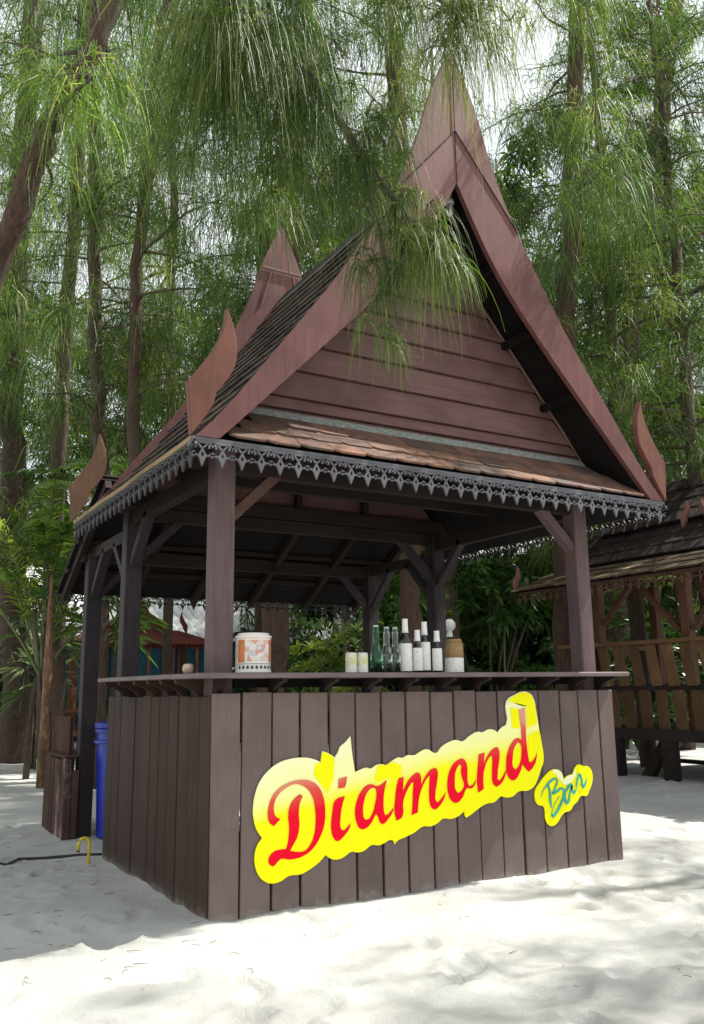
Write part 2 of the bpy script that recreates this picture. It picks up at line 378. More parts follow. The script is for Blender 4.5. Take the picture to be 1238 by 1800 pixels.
def shrub(name, label, cat, base, size, nros, nleaf, L, w, mat, zc=None, group=None, stems=6, spread=.9, droop=.3, flowers=0, trunk=.02, tint0=.4):
    e = empty(name, label, cat, tuple(base), group)
    base = np.array(base, float); sx, sy, sz = size; zc = sz*.55 if zc is None else zc
    u = unit(rng.normal(size=(nros, 3)))*rng.uniform(.35, 1, (nros, 1))**.5
    C = base+np.array([0, 0, zc])+u*np.array([sx/2, sy/2, min(sz/2, zc*.98)]); C[:, 2] = np.maximum(C[:, 2], .05)
    mb = MB()
    for k in range(stems):
        c = C[k % nros]; b2 = base+np.array([random.gauss(0, .05), random.gauss(0, .05), 0])
        mid = (b2+c)/2+np.array([0, 0, .15*sz]); mb.tube([b2, mid, c], [trunk*1.2, trunk, trunk*.5], 5)
    mb.build('stems', M_twig, e, smooth=True)
    V, Q, T = rosettes(C, u*.6+np.array([0, 0, .6]), nleaf, L, w, spread, tint0, droop)
    fast_mesh('foliage', V, Q, mat, T, e)
    if flowers:
        fb = MB()
        for k in range(flowers):
            c = C[rng.integers(nros)]+np.array([random.gauss(0, .05), random.gauss(0, .05), .08])
            for j in range(5):
                a = 2*PI*j/5; d = np.array([math.cos(a), math.sin(a), .5]); s_ = np.array([-math.sin(a), math.cos(a), 0])
                fb.add([c, c+d*.03+s_*.016, c+d*.055, c+d*.03-s_*.016], [(0, 1, 2, 3)])
        fb.build('blossoms', M_white, e)
    return e
M_white = plain('white_paint', (.78, .78, .76), .5, var=.04)

def palm(name, label, base, trunk_h, nfr, Lf, mat, lean=(0, 0), tint0=.5, az=None, droop=1.0, leaf=.42, group=None, el=(.55, 1.35)):
    e = empty(name, label, 'palm', tuple(base), group); base = np.array(base, float)
    top = base+np.array([lean[0], lean[1], trunk_h])
    mb = MB(); mb.tube([base, (base+top)/2+np.array([lean[0]*.1, 0, 0]), top], [.06, .05, .045], 8); mb.build('trunk', M_bark, e, smooth=True)
    st = MB(); parts = []
    for k in range(nfr):
        a = (2*PI*k/nfr+random.gauss(0, .25)) if az is None else random.uniform(*az)
        e_ = random.uniform(*el); L = Lf*random.uniform(.75, 1.1); n = 14
        d0 = np.array([math.cos(a)*math.cos(e_), math.sin(a)*math.cos(e_), math.sin(e_)])
        t = np.linspace(0, 1, n+1)[:, None]
        c = top+d0*L*t+np.array([0, 0, -1.])*L*.55*droop*t**2.2+np.array([math.cos(a), math.sin(a), 0])*L*.18*t**2
        st.tube(list(c), [.022*(1-.85*i/n) for i in range(n+1)], 4, cap=False)
        nl = 62; tt = np.repeat(np.linspace(.22, .99, nl), 2); i0 = np.minimum((tt*n).astype(int), n-1); fr = (tt*n-i0)[:, None]
        P = c[i0]*(1-fr)+c[i0+1]*fr; tan = unit(c[i0+1]-c[i0]); sg = np.tile([1., -1.], nl)[:, None]
        side = unit(np.cross(tan, np.array([0, 0, 1.])))*sg
        D = unit(side*.85+tan*.55+np.array([0, 0, .12])+rng.normal(0, .06, P.shape))
        LL = leaf*np.sin(np.clip(tt, .05, .98)*PI)**.5*rng.uniform(.85, 1.1, len(P))
        parts.append(strands(P, D, LL, np.full(len(P), .032), 3, .42, tint=np.clip(tint0+random.gauss(0, .18)+rng.normal(0, .1, len(P)), 0, 1)))
    st.build('fronds', M_leafstem, e, smooth=True)
    V, Q, T = join(parts); fast_mesh('leaflets', V, Q, mat, T, e); return e
M_leafstem = plain('frond_stem', (.13, .15, .06), .6, var=.3)

# ------------------------------------------------------------------ SETTING: sand
def warp(a, b, c, d, fine, n1, n2):
    """fine spacing in [b,c], growing outwards to a and d"""
    mid = np.arange(b, c, fine); lo = b-(b-a)*(np.linspace(1, 0, n1, endpoint=False)**3); hi = c+(d-c)*(np.linspace(0, 1, n2)**3)
    return np.concatenate([lo, mid, hi])
xs = warp(-160, -3.2, 7.4, 200, .03, 40, 46); ys = warp(-60, -3.6, 4.2, 220, .03, 22, 52)
GX, GY = np.meshgrid(xs, ys)
def vnoise(x, y, s, seed):
    r = np.random.default_rng(seed); tb = r.random((256, 256)); x = x*s+1000; y = y*s+1000
    xi = np.floor(x).astype(int); yi = np.floor(y).astype(int); fx = x-xi; fy = y-yi; fx = fx*fx*(3-2*fx); fy = fy*fy*(3-2*fy)
    g = lambda i, j: tb[(xi+i) % 256, (yi+j) % 256]
    return (g(0, 0)*(1-fx)*(1-fy)+g(1, 0)*fx*(1-fy)+g(0, 1)*(1-fx)*fy+g(1, 1)*fx*fy)-.5
near = np.exp(-((np.maximum(0, np.abs(GX-2)-7)/4)**2+(np.maximum(0, np.abs(GY-1)-7)/4)**2))
GZ = .035*vnoise(GX, GY, .9, 1)+near*(.015*vnoise(GX, GY, 3.1, 2)+.012*vnoise(GX, GY, 8, 3)+.006*vnoise(GX, GY, 19, 4))
fp = random.Random(3)
for k in range(520):      # trodden footprints
    cx, cy = fp.uniform(-3.2, 7.2), fp.uniform(-3.6, 4.0)
    if -.15 < cx < 3.0 and -.15 < cy < 2.9: continue
    a = fp.uniform(0, PI); L, w_ = fp.uniform(.09, .14), fp.uniform(.04, .065); dep = fp.uniform(.014, .034)
    i0, i1 = np.searchsorted(xs, [cx-.4, cx+.4]); j0, j1 = np.searchsorted(ys, [cy-.4, cy+.4])
    sx = GX[j0:j1, i0:i1]-cx; sy = GY[j0:j1, i0:i1]-cy
    u = sx*math.cos(a)+sy*math.sin(a); v = -sx*math.sin(a)+sy*math.cos(a); r2 = (u/L)**2+(v/w_)**2
    GZ[j0:j1, i0:i1] += -dep*np.exp(-r2**2.2)+dep*.45*np.exp(-((np.sqrt(r2)-1.35)/.3)**2)
# sand banked against the foot of the counter
inside = np.maximum(np.maximum(-GX, GX-2.86), np.maximum(-GY, GY-3.6)); fl = np.exp(-np.maximum(inside, 0)/.25)
GZ = GZ*(1-.6*fl)+.004*fl+.012*np.exp(-(np.maximum(inside, 0)/.06))*(.5+2*vnoise(GX, GY, 6, 9))
def ground_z(x, y):
    i = int(np.clip(np.searchsorted(xs, x), 0, len(xs)-1)); j = int(np.clip(np.searchsorted(ys, y), 0, len(ys)-1)); return float(GZ[j, i])
ny, nx = GX.shape; idx = np.arange(nx*ny).reshape(ny, nx)
Q = np.stack([idx[:-1, :-1], idx[:-1, 1:], idx[1:, 1:], idx[1:, :-1]], 2).reshape(-1, 4)
g_o = fast_mesh('ground', np.stack([GX, GY, GZ], 2).reshape(-1, 3), Q, M_sand, smooth=True)
tag(g_o, 'white trodden beach sand round the bar hut', None, kind='structure')

# ------------------------------------------------------------------ THE BAR HUT
CX = 1.43; YF, YB = -0.337, 2.166; Wd = 2.861
hut = empty('bar_hut', 'steep roofed dark wooden Thai style bar hut with horn finials', 'hut', (CX, 1.4, 0))
PX = (.087, 2.774); PY = (.137, 1.84, 2.93); PS = .06
for iy, y in enumerate(PY):
    for x in PX:
        top = 2.44 if iy < 2 else 2.30
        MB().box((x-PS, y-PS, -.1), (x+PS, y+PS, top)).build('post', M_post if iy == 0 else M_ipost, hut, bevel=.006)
# wall plates and tie beams
for y, z in ((.137, 2.49), (1.84, 2.49)):
    MB().box((-.1, y-.04, z-.05), (2.96, y+.04, z+.06)).build('beam', M_beam, hut, bevel=.004)
MB().box((-.02, 2.93-.04, 2.17), (2.90, 2.93+.04, 2.28)).build('beam', M_beam, hut, bevel=.004)
MB().box((.15, .10, 2.31), (2.71, .17, 2.40)).build('beam', M_beam, hut, bevel=.004)
MB().box((.15, 1.80, 2.34), (2.71, 1.87, 2.435)).build('beam', M_beam, hut, bevel=.004)
for x in PX:
    MB().box((x-.035, .2, 2.29), (x+.035, 1.78, 2.39)).build('beam', M_beamy, hut, bevel=.004)
    MB().box((x-.035, 1.9, 2.19), (x+.035, 2.86, 2.28)).build('beam', M_beamy, hut, bevel=.004)
# diagonal braces (each its own timber)
for y in PY[:2]:
    for x, s in ((PX[0], 1), (PX[1], -1)):
        MB().bar((x+s*.05, y+.001, 2.06), (x+s*.40, y+.001, 2.40), .06, .075, (0, 1, 0)).build('brace', M_brace if (y < 1 and s > 0) else M_ipost if y > 1 else M_post, hut, bevel=.004)
for x, s in ((PX[0], 1), (PX[1], -1)):
    MB().bar((x+s*.05, 2.93, 1.90), (x+s*.32, 2.93, 2.19), .055, .07, (0, 1, 0)).build('brace', M_ipost, hut, bevel=.004)
for x in PX:
    for y, s in ((PY[1], -1), (PY[1], 1), (PY[2], -1)):
        zt = 2.33 if not (y > 1.5 and s > 0) and y < 2.5 else 2.22
        MB().bar((x, y+s*.05, zt-.34), (x, y+s*.40, zt), .055, .07, (1, 0, 0)).build('brace', M_ipost, hut, bevel=.004)

# roof outline (half width d against height z)
BZ = [2.35, 2.54, 3.02, 3.46, 4.03, 4.45, 4.83, 5.19]; BD = [1.685, 1.51, 1.15, .83, .49, .30, .18, .02]
IZ = [2.352, 2.38, 2.72, 3.03, 3.32, 3.63, 3.89, 4.25]; ID = [1.56, 1.53, 1.20, .90, .625, .36, .19, 0.]
def dout(z): return float(np.interp(z, BZ, BD))
def catmull(P, n=4):
    P = [np.array(p, float) for p in P]; out = []
    for i in range(len(P)-1):
        p0 = P[max(i-1, 0)]; p1 = P[i]; p2 = P[i+1]; p3 = P[min(i+2, len(P)-1)]
        for k in range(n):
            t = k/n; out.append(.5*((2*p1)+(-p0+p2)*t+(2*p0-5*p1+4*p2-p3)*t*t+(-p0+3*p1-3*p2+p3)*t**3))
    out.append(P[-1]); return out
outer = catmull(list(zip(BD, BZ))); inner = catmull(list(zip(ID, IZ)))
lo_outer = [p for p in outer if p[1] <= 4.031]; hi_outer = [p for p in outer if p[1] >= 4.029]
RZ = [2.352, 2.54, 2.80, 3.02, 3.46, 3.85, 4.20, 4.50]; RD = [1.640, 1.45, 1.235, 1.07, .725, .44, .20, .0]
def droof(z): return float(np.interp(z, RZ, RD))
roofc = catmull(list(zip(RD, RZ)))
def fr_side(s, y0):      # maps (d, z, w) -> world
    return lambda d, z, w: (CX+s*d, y0+w, z)
def barge_strip(s, y0, th, name, mat):
    """lower barge board as a strip of quads"""
    # pair outer and inner by arc fraction
    A = lo_outer+[np.array([.245, 4.325]), np.array([0, 4.62])]; B = inner
    def res(Pl, n):
        Pl = np.array(Pl); sl_ = np.r_[0, np.cumsum(np.linalg.norm(np.diff(Pl, axis=0), axis=1))]; t = np.linspace(0, sl_[-1], n)
        return np.stack([np.interp(t, sl_, Pl[:, 0]), np.interp(t, sl_, Pl[:, 1])], 1)
    n = 20; a = res(A, n); b = res(B, n); mb = MB(); f = fr_side(s, y0); vs = []
    for i in range(n): vs += [f(*a[i], 0), f(*b[i], 0), f(*a[i], th), f(*b[i], th)]
    fs = []
    for i in range(n-1):
        k = i*4; fs += [(k, k+1, k+5, k+4), (k+2, k+6, k+7, k+3), (k, k+4, k+6, k+2), (k+1, k+3, k+7, k+5)]
    fs += [(0, 2, 3, 1), (4*n-4, 4*n-3, 4*n-1, 4*n-2)]
    return mb.add(vs, fs).build(name, mat, hut)
def spire(s, y0, th):
    A = [(0.0, 4.60), (.235, 4.305), (.47, 4.02)]+[tuple(p) for p in hi_outer]+[(0.002, 5.21)]
    return MB().prism(A, fr_side(s, y0+.004), th-.002).build('spire_board', M_barge, hut)
for s in (-1, 1):
    barge_strip(s, YF-.035, .035, 'barge_board', M_barge); spire(s, YF-.035, .035)
    barge_strip(s, YB, .035, 'barge_board', M_barge); spire(s, YB, .035)
    # boards closing the sides of the front and rear spires
for s_ in (-1, 1): MB().bar((CX, YF-.0365, 4.618), (CX+s_*.49, YF-.0365, 4.03), .004, .009, (0, 1, 0)).build('seam', M_dark, hut)
MB().bar((CX, YF-.0362, 4.25), (CX, YF-.0362, 5.1), .002, .005, (0, 1, 0)).build('seam', M_dark, hut)
# seams and a cap batten on the rear spire
MB().bar((CX-.19, YB-.008, 4.775), (CX+.19, YB-.008, 4.775), .012, .018).build('cap_batten', M_trim, hut)
for dx in (-.10, .10): MB().bar((CX+dx, YB-.006, 4.765), (CX+dx*1.9, YB-.006, 4.42), .008, .010, (0, 1, 0)).build('seam_batten', M_trim, hut)
# horn finials at the four roof corners
FP = [(1.71, 2.352), (1.735, 2.63), (1.69, 2.685), (1.60, 2.82), (1.545, 2.96), (1.535, 3.055), (1.497, 2.965), (1.476, 2.85), (1.486, 2.745), (1.53, 2.66), (1.585, 2.585), (1.60, 2.52), (1.66, 2.42)]
FPs = [tuple(p) for p in FP[:2]]+[tuple(p) for p in catmull(FP[1:6], 4)[1:]]+[tuple(p) for p in catmull(FP[5:11], 3)[1:]]+FP[11:]
def finial(s, y0, mat):
    # strip between the two sides so that the curved shape triangulates cleanly
    return MB().prism(FPs, fr_side(s, y0), .045).build('horn_finial', mat, hut, bevel=.004)
finial(-1, YF-.04, M_fin); finial(1, YF-.04, M_fin); finial(-1, YB-.005, M_moss); finial(1, YB-.005, M_fin)
# roof deck: one bent board sheet per slope
def sheet(s, y0, y1, o1, o2, name, mat):
    P = roofc; n = len(P); vs = []; fs = []
    for p in P:
        for o_ in (o1, o2):
            for y in (y0, y1): vs.append((CX+s*p[0], y, p[1]-o_))
    for i in range(n-1):
        k = 4*i; fs += [(k, k+1, k+5, k+4), (k+2, k+6, k+7, k+3), (k, k+4, k+6, k+2), (k+1, k+3, k+7, k+5)]
    fs += [(0, 2, 3, 1), (4*n-4, 4*n-3, 4*n-1, 4*n-2)]
    return MB().add(vs, fs).build(name, mat, hut)
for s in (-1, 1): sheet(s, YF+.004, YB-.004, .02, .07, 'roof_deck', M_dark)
MB().prism([(-.09, 4.36), (0, 4.47), (.09, 4.36), (.10, 4.39), (0, 4.535), (-.10, 4.39)], lambda d, z, w: (CX+d, YF+.01+w, z), YB-YF-.02).build('ridge_cap', M_dark, hut)
# purlins under the deck
for s in (-1, 1):
    for z in (3.0, 3.4, 3.8, 4.1):
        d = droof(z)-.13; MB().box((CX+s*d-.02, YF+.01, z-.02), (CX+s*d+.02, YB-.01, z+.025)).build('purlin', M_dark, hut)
# shingles: left slope one by one, right slope joined
def tile_mesh(w, L, th=.012):
    pts = [(-w/2, 0), (-w/2, -L+.03), (-w/2+.045, -L), (w/2-.006, -L), (w/2, -L+.02), (w/2, 0)]
    mb = MB().prism(pts, lambda u, v, q: (u, v, q), th)
    me = bpy.data.meshes.new('shingle'); me.from_pydata(mb.v, [], mb.f); me.materials.append(M_tile); me.update(); return me
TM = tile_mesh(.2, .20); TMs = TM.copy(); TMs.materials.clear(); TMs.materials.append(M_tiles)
def frame(o, ux, uy, uz):
    M = Matrix.Identity(4)
    for i in range(3): M[i][0] = ux[i]; M[i][1] = uy[i]; M[i][2] = uz[i]; M[i][3] = o[i]
    return M
hl = Vector(hut.location)
def put_tile(o, ux, uy, uz, name='shingle'):
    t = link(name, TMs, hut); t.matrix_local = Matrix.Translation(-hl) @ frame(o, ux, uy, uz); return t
prof = np.array([p for p in roofc if p[1] < 4.47]); pl = np.r_[0, np.cumsum(np.linalg.norm(np.diff(prof, axis=0), axis=1))]
nrow = int(pl[-1]/.158); right_tiles = MB()
for r_ in range(nrow):
    s0 = .02+r_*.158; s1 = min(s0+.19, pl[-1])
    a = np.array([np.interp(s0, pl, prof[:, 0]), np.interp(s0, pl, prof[:, 1])]); b = np.array([np.interp(s1, pl, prof[:, 0]), np.interp(s1, pl, prof[:, 1])])
    dv = (a-b)/np.linalg.norm(a-b)       # downslope in (d,z)
    nn = np.array([-dv[1], dv[0]]); nn = nn if nn[0] > 0 else -nn
    for c in range(12):
        yc = YF+.12+c*.2+(.1 if r_ % 2 else 0)
        if yc > YB-.09: continue
        for s in (-1, 1):
            o = Vector((CX+s*(b[0]+nn[0]*.008), yc, b[1]+nn[1]*.008)); up = Vector((-s*dv[0], 0, -dv[1])); nz = Vector((s*nn[0], 0, nn[1]))
            up = (up+nz*-.085+nz*random.uniform(-.02, .02)).normalized(); ux = Vector((0, 1, 0)); uz = ux.cross(up).normalized()
            if uz.dot(nz) < 0: ux = -ux; uz = ux.cross(up).normalized()
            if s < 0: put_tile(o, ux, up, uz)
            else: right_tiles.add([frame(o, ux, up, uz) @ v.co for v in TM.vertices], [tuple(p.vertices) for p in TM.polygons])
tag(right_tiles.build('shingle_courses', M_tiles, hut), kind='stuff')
# front skirt roof under the gable
E0 = Vector((0, YF+.0, 2.352)); E1 = Vector((0, 0.0, 2.635)); sv = (E1-E0); sL = sv.length; svn = sv.normalized(); sn = Vector((0, -svn.z, svn.y))
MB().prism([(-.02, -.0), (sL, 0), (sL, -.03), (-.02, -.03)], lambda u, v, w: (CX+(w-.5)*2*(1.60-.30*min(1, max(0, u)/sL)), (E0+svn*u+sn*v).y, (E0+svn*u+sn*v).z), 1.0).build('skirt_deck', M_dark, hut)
for r_ in range(3):
    d0 = r_*.122; n = 17-r_; x0 = CX-(n*.2)/2+.1
    for c in range(n):
        topp = E0+svn*(d0+.155)+sn*.016
        up = (svn-sn*.085+sn*random.uniform(-.02, .02)).normalized()
        xc = x0+c*.2+(0 if r_ % 2 else .0)
        if abs(xc-CX) > droof(E0.z+svn.z*(d0+.09))-.10: continue
        M_ = frame(Vector((xc, topp.y, topp.z)), Vector((1, 0, 0)), up, Vector((1, 0, 0)).cross(up))
        t = link('shingle', TM, hut); t.matrix_local = Matrix.Translation(-hl) @ M_ @ Matrix.Rotation(random.gauss(0, .012), 4, 'Z') @ Matrix.Diagonal((.985, .86, 1, 1))
fl_ = E0+svn*(sL-.10)+sn*.024
MB().prism([(0, 0), (.115, .016), (.115, -.03), (0, -.012)], lambda u, v, w: (CX-1.29+w, (fl_+svn*u+sn*v).y, (fl_+svn*u+sn*v).z), 2.58).build('flashing_strip', M_cement, hut)
# gable wall of lapped boards
zb = [2.628, 2.70, 2.775, 2.945, 3.115, 3.275, 3.43, 3.585, 3.74, 3.895, 4.05, 4.165]
def wu(z): return max((4.17-z)/1.163, .0)
for a, b in zip(zb[:-1], zb[1:]):
    b2 = b-.007; w0, w1 = wu(a), wu(b2)
    vs = [(CX-w0, -.018, a), (CX+w0, -.018, a), (CX+w1, .004, b2), (CX-w1, .004, b2), (CX-w0, .02, a), (CX+w0, .02, a), (CX+w1, .02, b2), (CX-w1, .02, b2)]
    MB().add(vs, [(0, 1, 2, 3), (4, 7, 6, 5), (0, 4, 5, 1), (3, 2, 6, 7), (0, 3, 7, 4), (1, 5, 6, 2)]).build('gable_board', M_gable, hut)
MB().prism([(wu(2.63)+.02, 2.62), (wu(4.1), 4.1), (0, 4.168), (-wu(4.1), 4.1), (-wu(2.63)-.02, 2.62)], lambda d, z, w: (CX+d, .022+w, z), .015).build('gable_backing', M_dark, hut)
for s in (-1, 1):
    pts = [(wu(z), z) for z in np.linspace(2.64, 4.15, 10)]
    mb = MB()
    for p, q in zip(pts[:-1], pts[1:]): mb.bar((CX+s*(p[0]+.0), -.022, p[1]), (CX+s*(q[0]+.0), -.022, q[1]), .012, .012, (0, 1, 0))
    mb.build('gable_trim', M_trim, hut)
# rear gable wall (plain, seen only from elsewhere)
MB().prism([(wu(2.4)+.02, 2.4), (wu(3.2), 3.2), (wu(4.1), 4.1), (0, 4.168), (-wu(4.1), 4.1), (-wu(3.2), 3.2), (-wu(2.4)-.02, 2.4)], lambda d, z, w: (CX+d, 1.9+w, z), .02).build('rear_gable_wall', M_gable, hut)
# eave boards
MB().box((CX-1.70, YF-.03, 2.334), (CX+1.70, YF-.002, 2.349)).build('eave_board', M_lace, hut)
for s in (-1, 1):
    mb = MB(); n = 14
    for i in range(n):      # slightly sagging weathered edge board
        ya = YF+.01+(YB-YF-.02)*i/n; yb = YF+.01+(YB-YF-.02)*(i+1)/n; za = 2.345-.004*math.sin(i*1.1); zb_ = 2.345-.004*math.sin((i+1)*1.1)
        mb.bar((CX+s*1.69, ya, za), (CX+s*1.69, yb, zb_), .022, .026)
    mb.build('eave_board', M_fascia, hut)
# cut fretwork hanging from the eaves
def fretwork(name, n, period, fr, mat, parent, th=.012, flat_top=.016, H_=.13):
    mb = MB(); k_ = H_/.13
    def P(pts): mb.prism(pts, fr, th)
    def ring(cu, cv, ro, ri, a0, a1, seg):
        for i in range(seg):
            t0 = a0+(a1-a0)*i/seg; t1 = a0+(a1-a0)*(i+1)/seg
            P([(cu+ro*math.cos(t0), cv+ro*math.sin(t0)), (cu+ro*math.cos(t1), cv+ro*math.sin(t1)), (cu+ri*math.cos(t1), cv+ri*math.sin(t1)), (cu+ri*math.cos(t0), cv+ri*math.sin(t0))])
    P([(0, 0), (n*period, 0), (n*period, -flat_top), (0, -flat_top)])
    h = period/2
    for i in range(n):
        u = (i+.5)*period
        # star-pierced spike
        o_ = [(u, -.036*k_), (u+.014, -.062*k_), (u+.025, -.078*k_), (u+.015, -.093*k_), (u, -.132*k_), (u-.015, -.093*k_), (u-.025, -.078*k_), (u-.014, -.062*k_)]
        c_ = [(u, -.058*k_), (u+.006, -.066*k_), (u+.008, -.073*k_), (u+.005, -.079*k_), (u, -.084*k_), (u-.005, -.079*k_), (u-.008, -.073*k_), (u-.006, -.066*k_)]
        for j in range(8): P([o_[j], o_[(j+1) % 8], c_[(j+1) % 8], c_[j]])
        # scrolls either side, springing from the top rail
        ring(u-h, -.034*k_, .024, .014, -.3, PI+.3, 7)
        P([(u-h-.005, -.016), (u-h+.005, -.016), (u-h+.004, -.034), (u-h-.004, -.034)])
        for s in (-1, 1):
            P([(u+s*.004, -.045*k_), (u+s*.034, -.014), (u+s*.026, -.012), (u-s*.003, -.038*k_)])
            P([(u+s*.024, -.074*k_), (u+s*h, -.066*k_), (u+s*h, -.076*k_), (u+s*.026, -.082*k_)])
            P([(u+s*(h-.001), -.088*k_), (u+s*(h-.016), -.070*k_), (u+s*(h-.001), -.058*k_)])
    return mb.build(name, mat, parent)
nf = 32; per = 3.40/nf
fretwork('fretwork_trim', nf, per, lambda u, v, w: (CX-1.70+u, YF-.018+w-.012, 2.333+v), M_lace, hut)
ns = 24; pers = (YB-YF+.02)/ns
for s in (-1, 1):
    fretwork('fretwork_trim', ns, pers, lambda u, v, w, s=s: (CX+s*(1.69+w-.006), YF-.03+u, 2.332+v), M_laced, hut)
# rear lean-to roof
LT0 = Vector((0, 2.205, 2.722)); LT1 = Vector((0, 3.52, 1.985)); lv = (LT1-LT0).normalized(); ln = Vector((0, -lv.z, lv.y)); LL = (LT1-LT0).length
LX0, LX1 = -.08, 2.97
MB().prism([(0, 0), (LL, 0), (LL, -.025), (0, -.025)], lambda u, v, w: (LX0+w, (LT0+lv*u+ln*v).y, (LT0+lv*u+ln*v).z), LX1-LX0).build('lean_to_deck', M_dark, hut)
mb = MB()
for r_ in range(9):
    for c in range(15):
        p = LT0+lv*(LL-.02-r_*.165)+ln*.012; up = (-lv-ln*.07).normalized(); x = LX0+.1+c*.203+(.05 if r_ % 2 else 0)
        q = p+(-lv)*.18+ln*.004
        mb.add([frame(Vector((x, q.y, q.z)), Vector((1, 0, 0)), up, Vector((1, 0, 0)).cross(up)) @ v.co for v in TM.vertices], [tuple(f.vertices) for f in TM.polygons])
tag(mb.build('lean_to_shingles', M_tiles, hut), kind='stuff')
for i in range(6):
    x = LX0+.06+i*(LX1-LX0-.12)/5; a = LT0+ln*-.065; b = LT1+ln*-.065
    MB().bar((x, a.y, a.z), (x, b.y, b.z), .05, .07).build('rafter', M_beamy, hut)
for u in (.75, 1.15):
    p = LT0+lv*u+ln*-.045; MB().box((LX0, p.y-.02, p.z-.018), (LX1, p.y+.02, p.z+.018)).build('batten', M_beam, hut)
nl_ = 28
fretwork('fretwork_trim', nl_, (LX1-LX0)/nl_, lambda u, v, w: (LX0+u, 3.505+w, 1.975+v), M_laced, hut, H_=.12)
# inner roof timbers glimpsed above the counter
MB().bar((.12, 1.0, 2.50), (2.75, 1.0, 2.50), .05, .08).build('beam', M_beam, hut)
for x in (.8, 1.43, 2.06): MB().box((x-.025, 1.815, 2.44), (x+.025, 1.865, 2.7)).build('strut', M_beam, hut)

# ------------------------------------------------------------------ COUNTER
ctr = empty('bar_counter', 'brown plank bar counter with a long shelf top under the hut', 'counter', (CX, 0, 0))
xsn = [0.0]+[.159, .333, .499, .675, .843, 1.014, 1.182, 1.356, 1.527, 1.696, 1.865, 2.031, 2.201, 2.382, 2.544, 2.726]+[2.868]
for i, (a, b) in enumerate(zip(xsn[:-1], xsn[1:])):
    g0, g1 = random.uniform(.0045, .0085), random.uniform(.0045, .0085); t0, t1 = random.gauss(0, .0015), random.gauss(0, .0015)
    zt = 1.104-.009*i/16*2+random.gauss(0, .002); lo = a+(g0 if i else 0); hi = b-g1; yy = -.022+random.gauss(0, .0012)
    vs = [(lo-t0, yy, -.08), (hi-t1, yy, -.08), (hi+t1, yy, zt), (lo+t0, yy, zt), (lo-t0, yy+.022, -.08), (hi-t1, yy+.022, -.08), (hi+t1, yy+.022, zt), (lo+t0, yy+.022, zt)]
    MB().add(vs, [(0, 1, 2, 3), (4, 7, 6, 5), (0, 4, 5, 1), (3, 2, 6, 7), (0, 3, 7, 4), (1, 5, 6, 2)]).build('plank', M_front, ctr, bevel=.003)
ysn = [0.004, .165, .33, .50, .665, .83, .995, 1.16, 1.32, 1.485, 1.65, 1.815, 1.975]
for i, (a, b) in enumerate(zip(ysn[:-1], ysn[1:])):
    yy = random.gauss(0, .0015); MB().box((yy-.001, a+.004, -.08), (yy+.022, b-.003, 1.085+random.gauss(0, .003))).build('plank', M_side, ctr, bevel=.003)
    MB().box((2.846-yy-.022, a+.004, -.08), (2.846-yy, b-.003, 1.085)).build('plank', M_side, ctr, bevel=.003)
for z in (.22, .92): MB().box((.03, .012, z), (2.84, .050, z+.08)).build('rail', M_dark, ctr)
for z in (.22, .92): MB().box((.024, .05, z), (.06, 1.95, z+.08)).build('rail', M_dark, ctr)
for y in (.4, .9, 1.4): MB().box((.065, y, 0), (2.8, y+.02, .18)).build('floor_joist', M_dark, ctr)
# shelf: front, left and right boards
MB().box((-.13, -.155, 1.178), (2.90, .28, 1.205)).build('shelf_board', M_shelf, ctr, bevel=.004)
MB().box((-.13, .283, 1.180), (.27, 1.80, 1.206)).build('shelf_board', M_shelf, ctr, bevel=.004)
MB().box((2.60, .283, 1.180), (2.98, 1.98, 1.206)).build('shelf_board', M_shelf, ctr, bevel=.004)
for (x0, x1, y0, y1) in ((.16, 2.70, .09, .15), (.05, .11, .21, 1.78), (2.75, 2.81, .21, 1.78)):
    MB().box((x0, y0, 1.13), (x1, y1, 1.176)).build('bearer', M_dark, ctr)
brp = [(0, 0), (.13, 0), (.125, -.022), (.09, -.034), (.055, -.06), (.03, -.10), (0, -.11)]
for x in (.043, .36, .675, .95, 1.204, 1.47, 1.732, 2.01, 2.285, 2.56, 2.80):
    MB().prism(brp, lambda u, v, w, x=x: (x-.016+w, .06-u*1.4, 1.177+v*.8), .032).build('bracket', M_beam, ctr)
for y in (1.633, 1.3, .978, .70, .466, .22):
    MB().prism(brp, lambda u, v, w, y=y: (.05-u*1.35, y-.016+w, 1.177+v), .032).build('bracket', M_side, ctr)

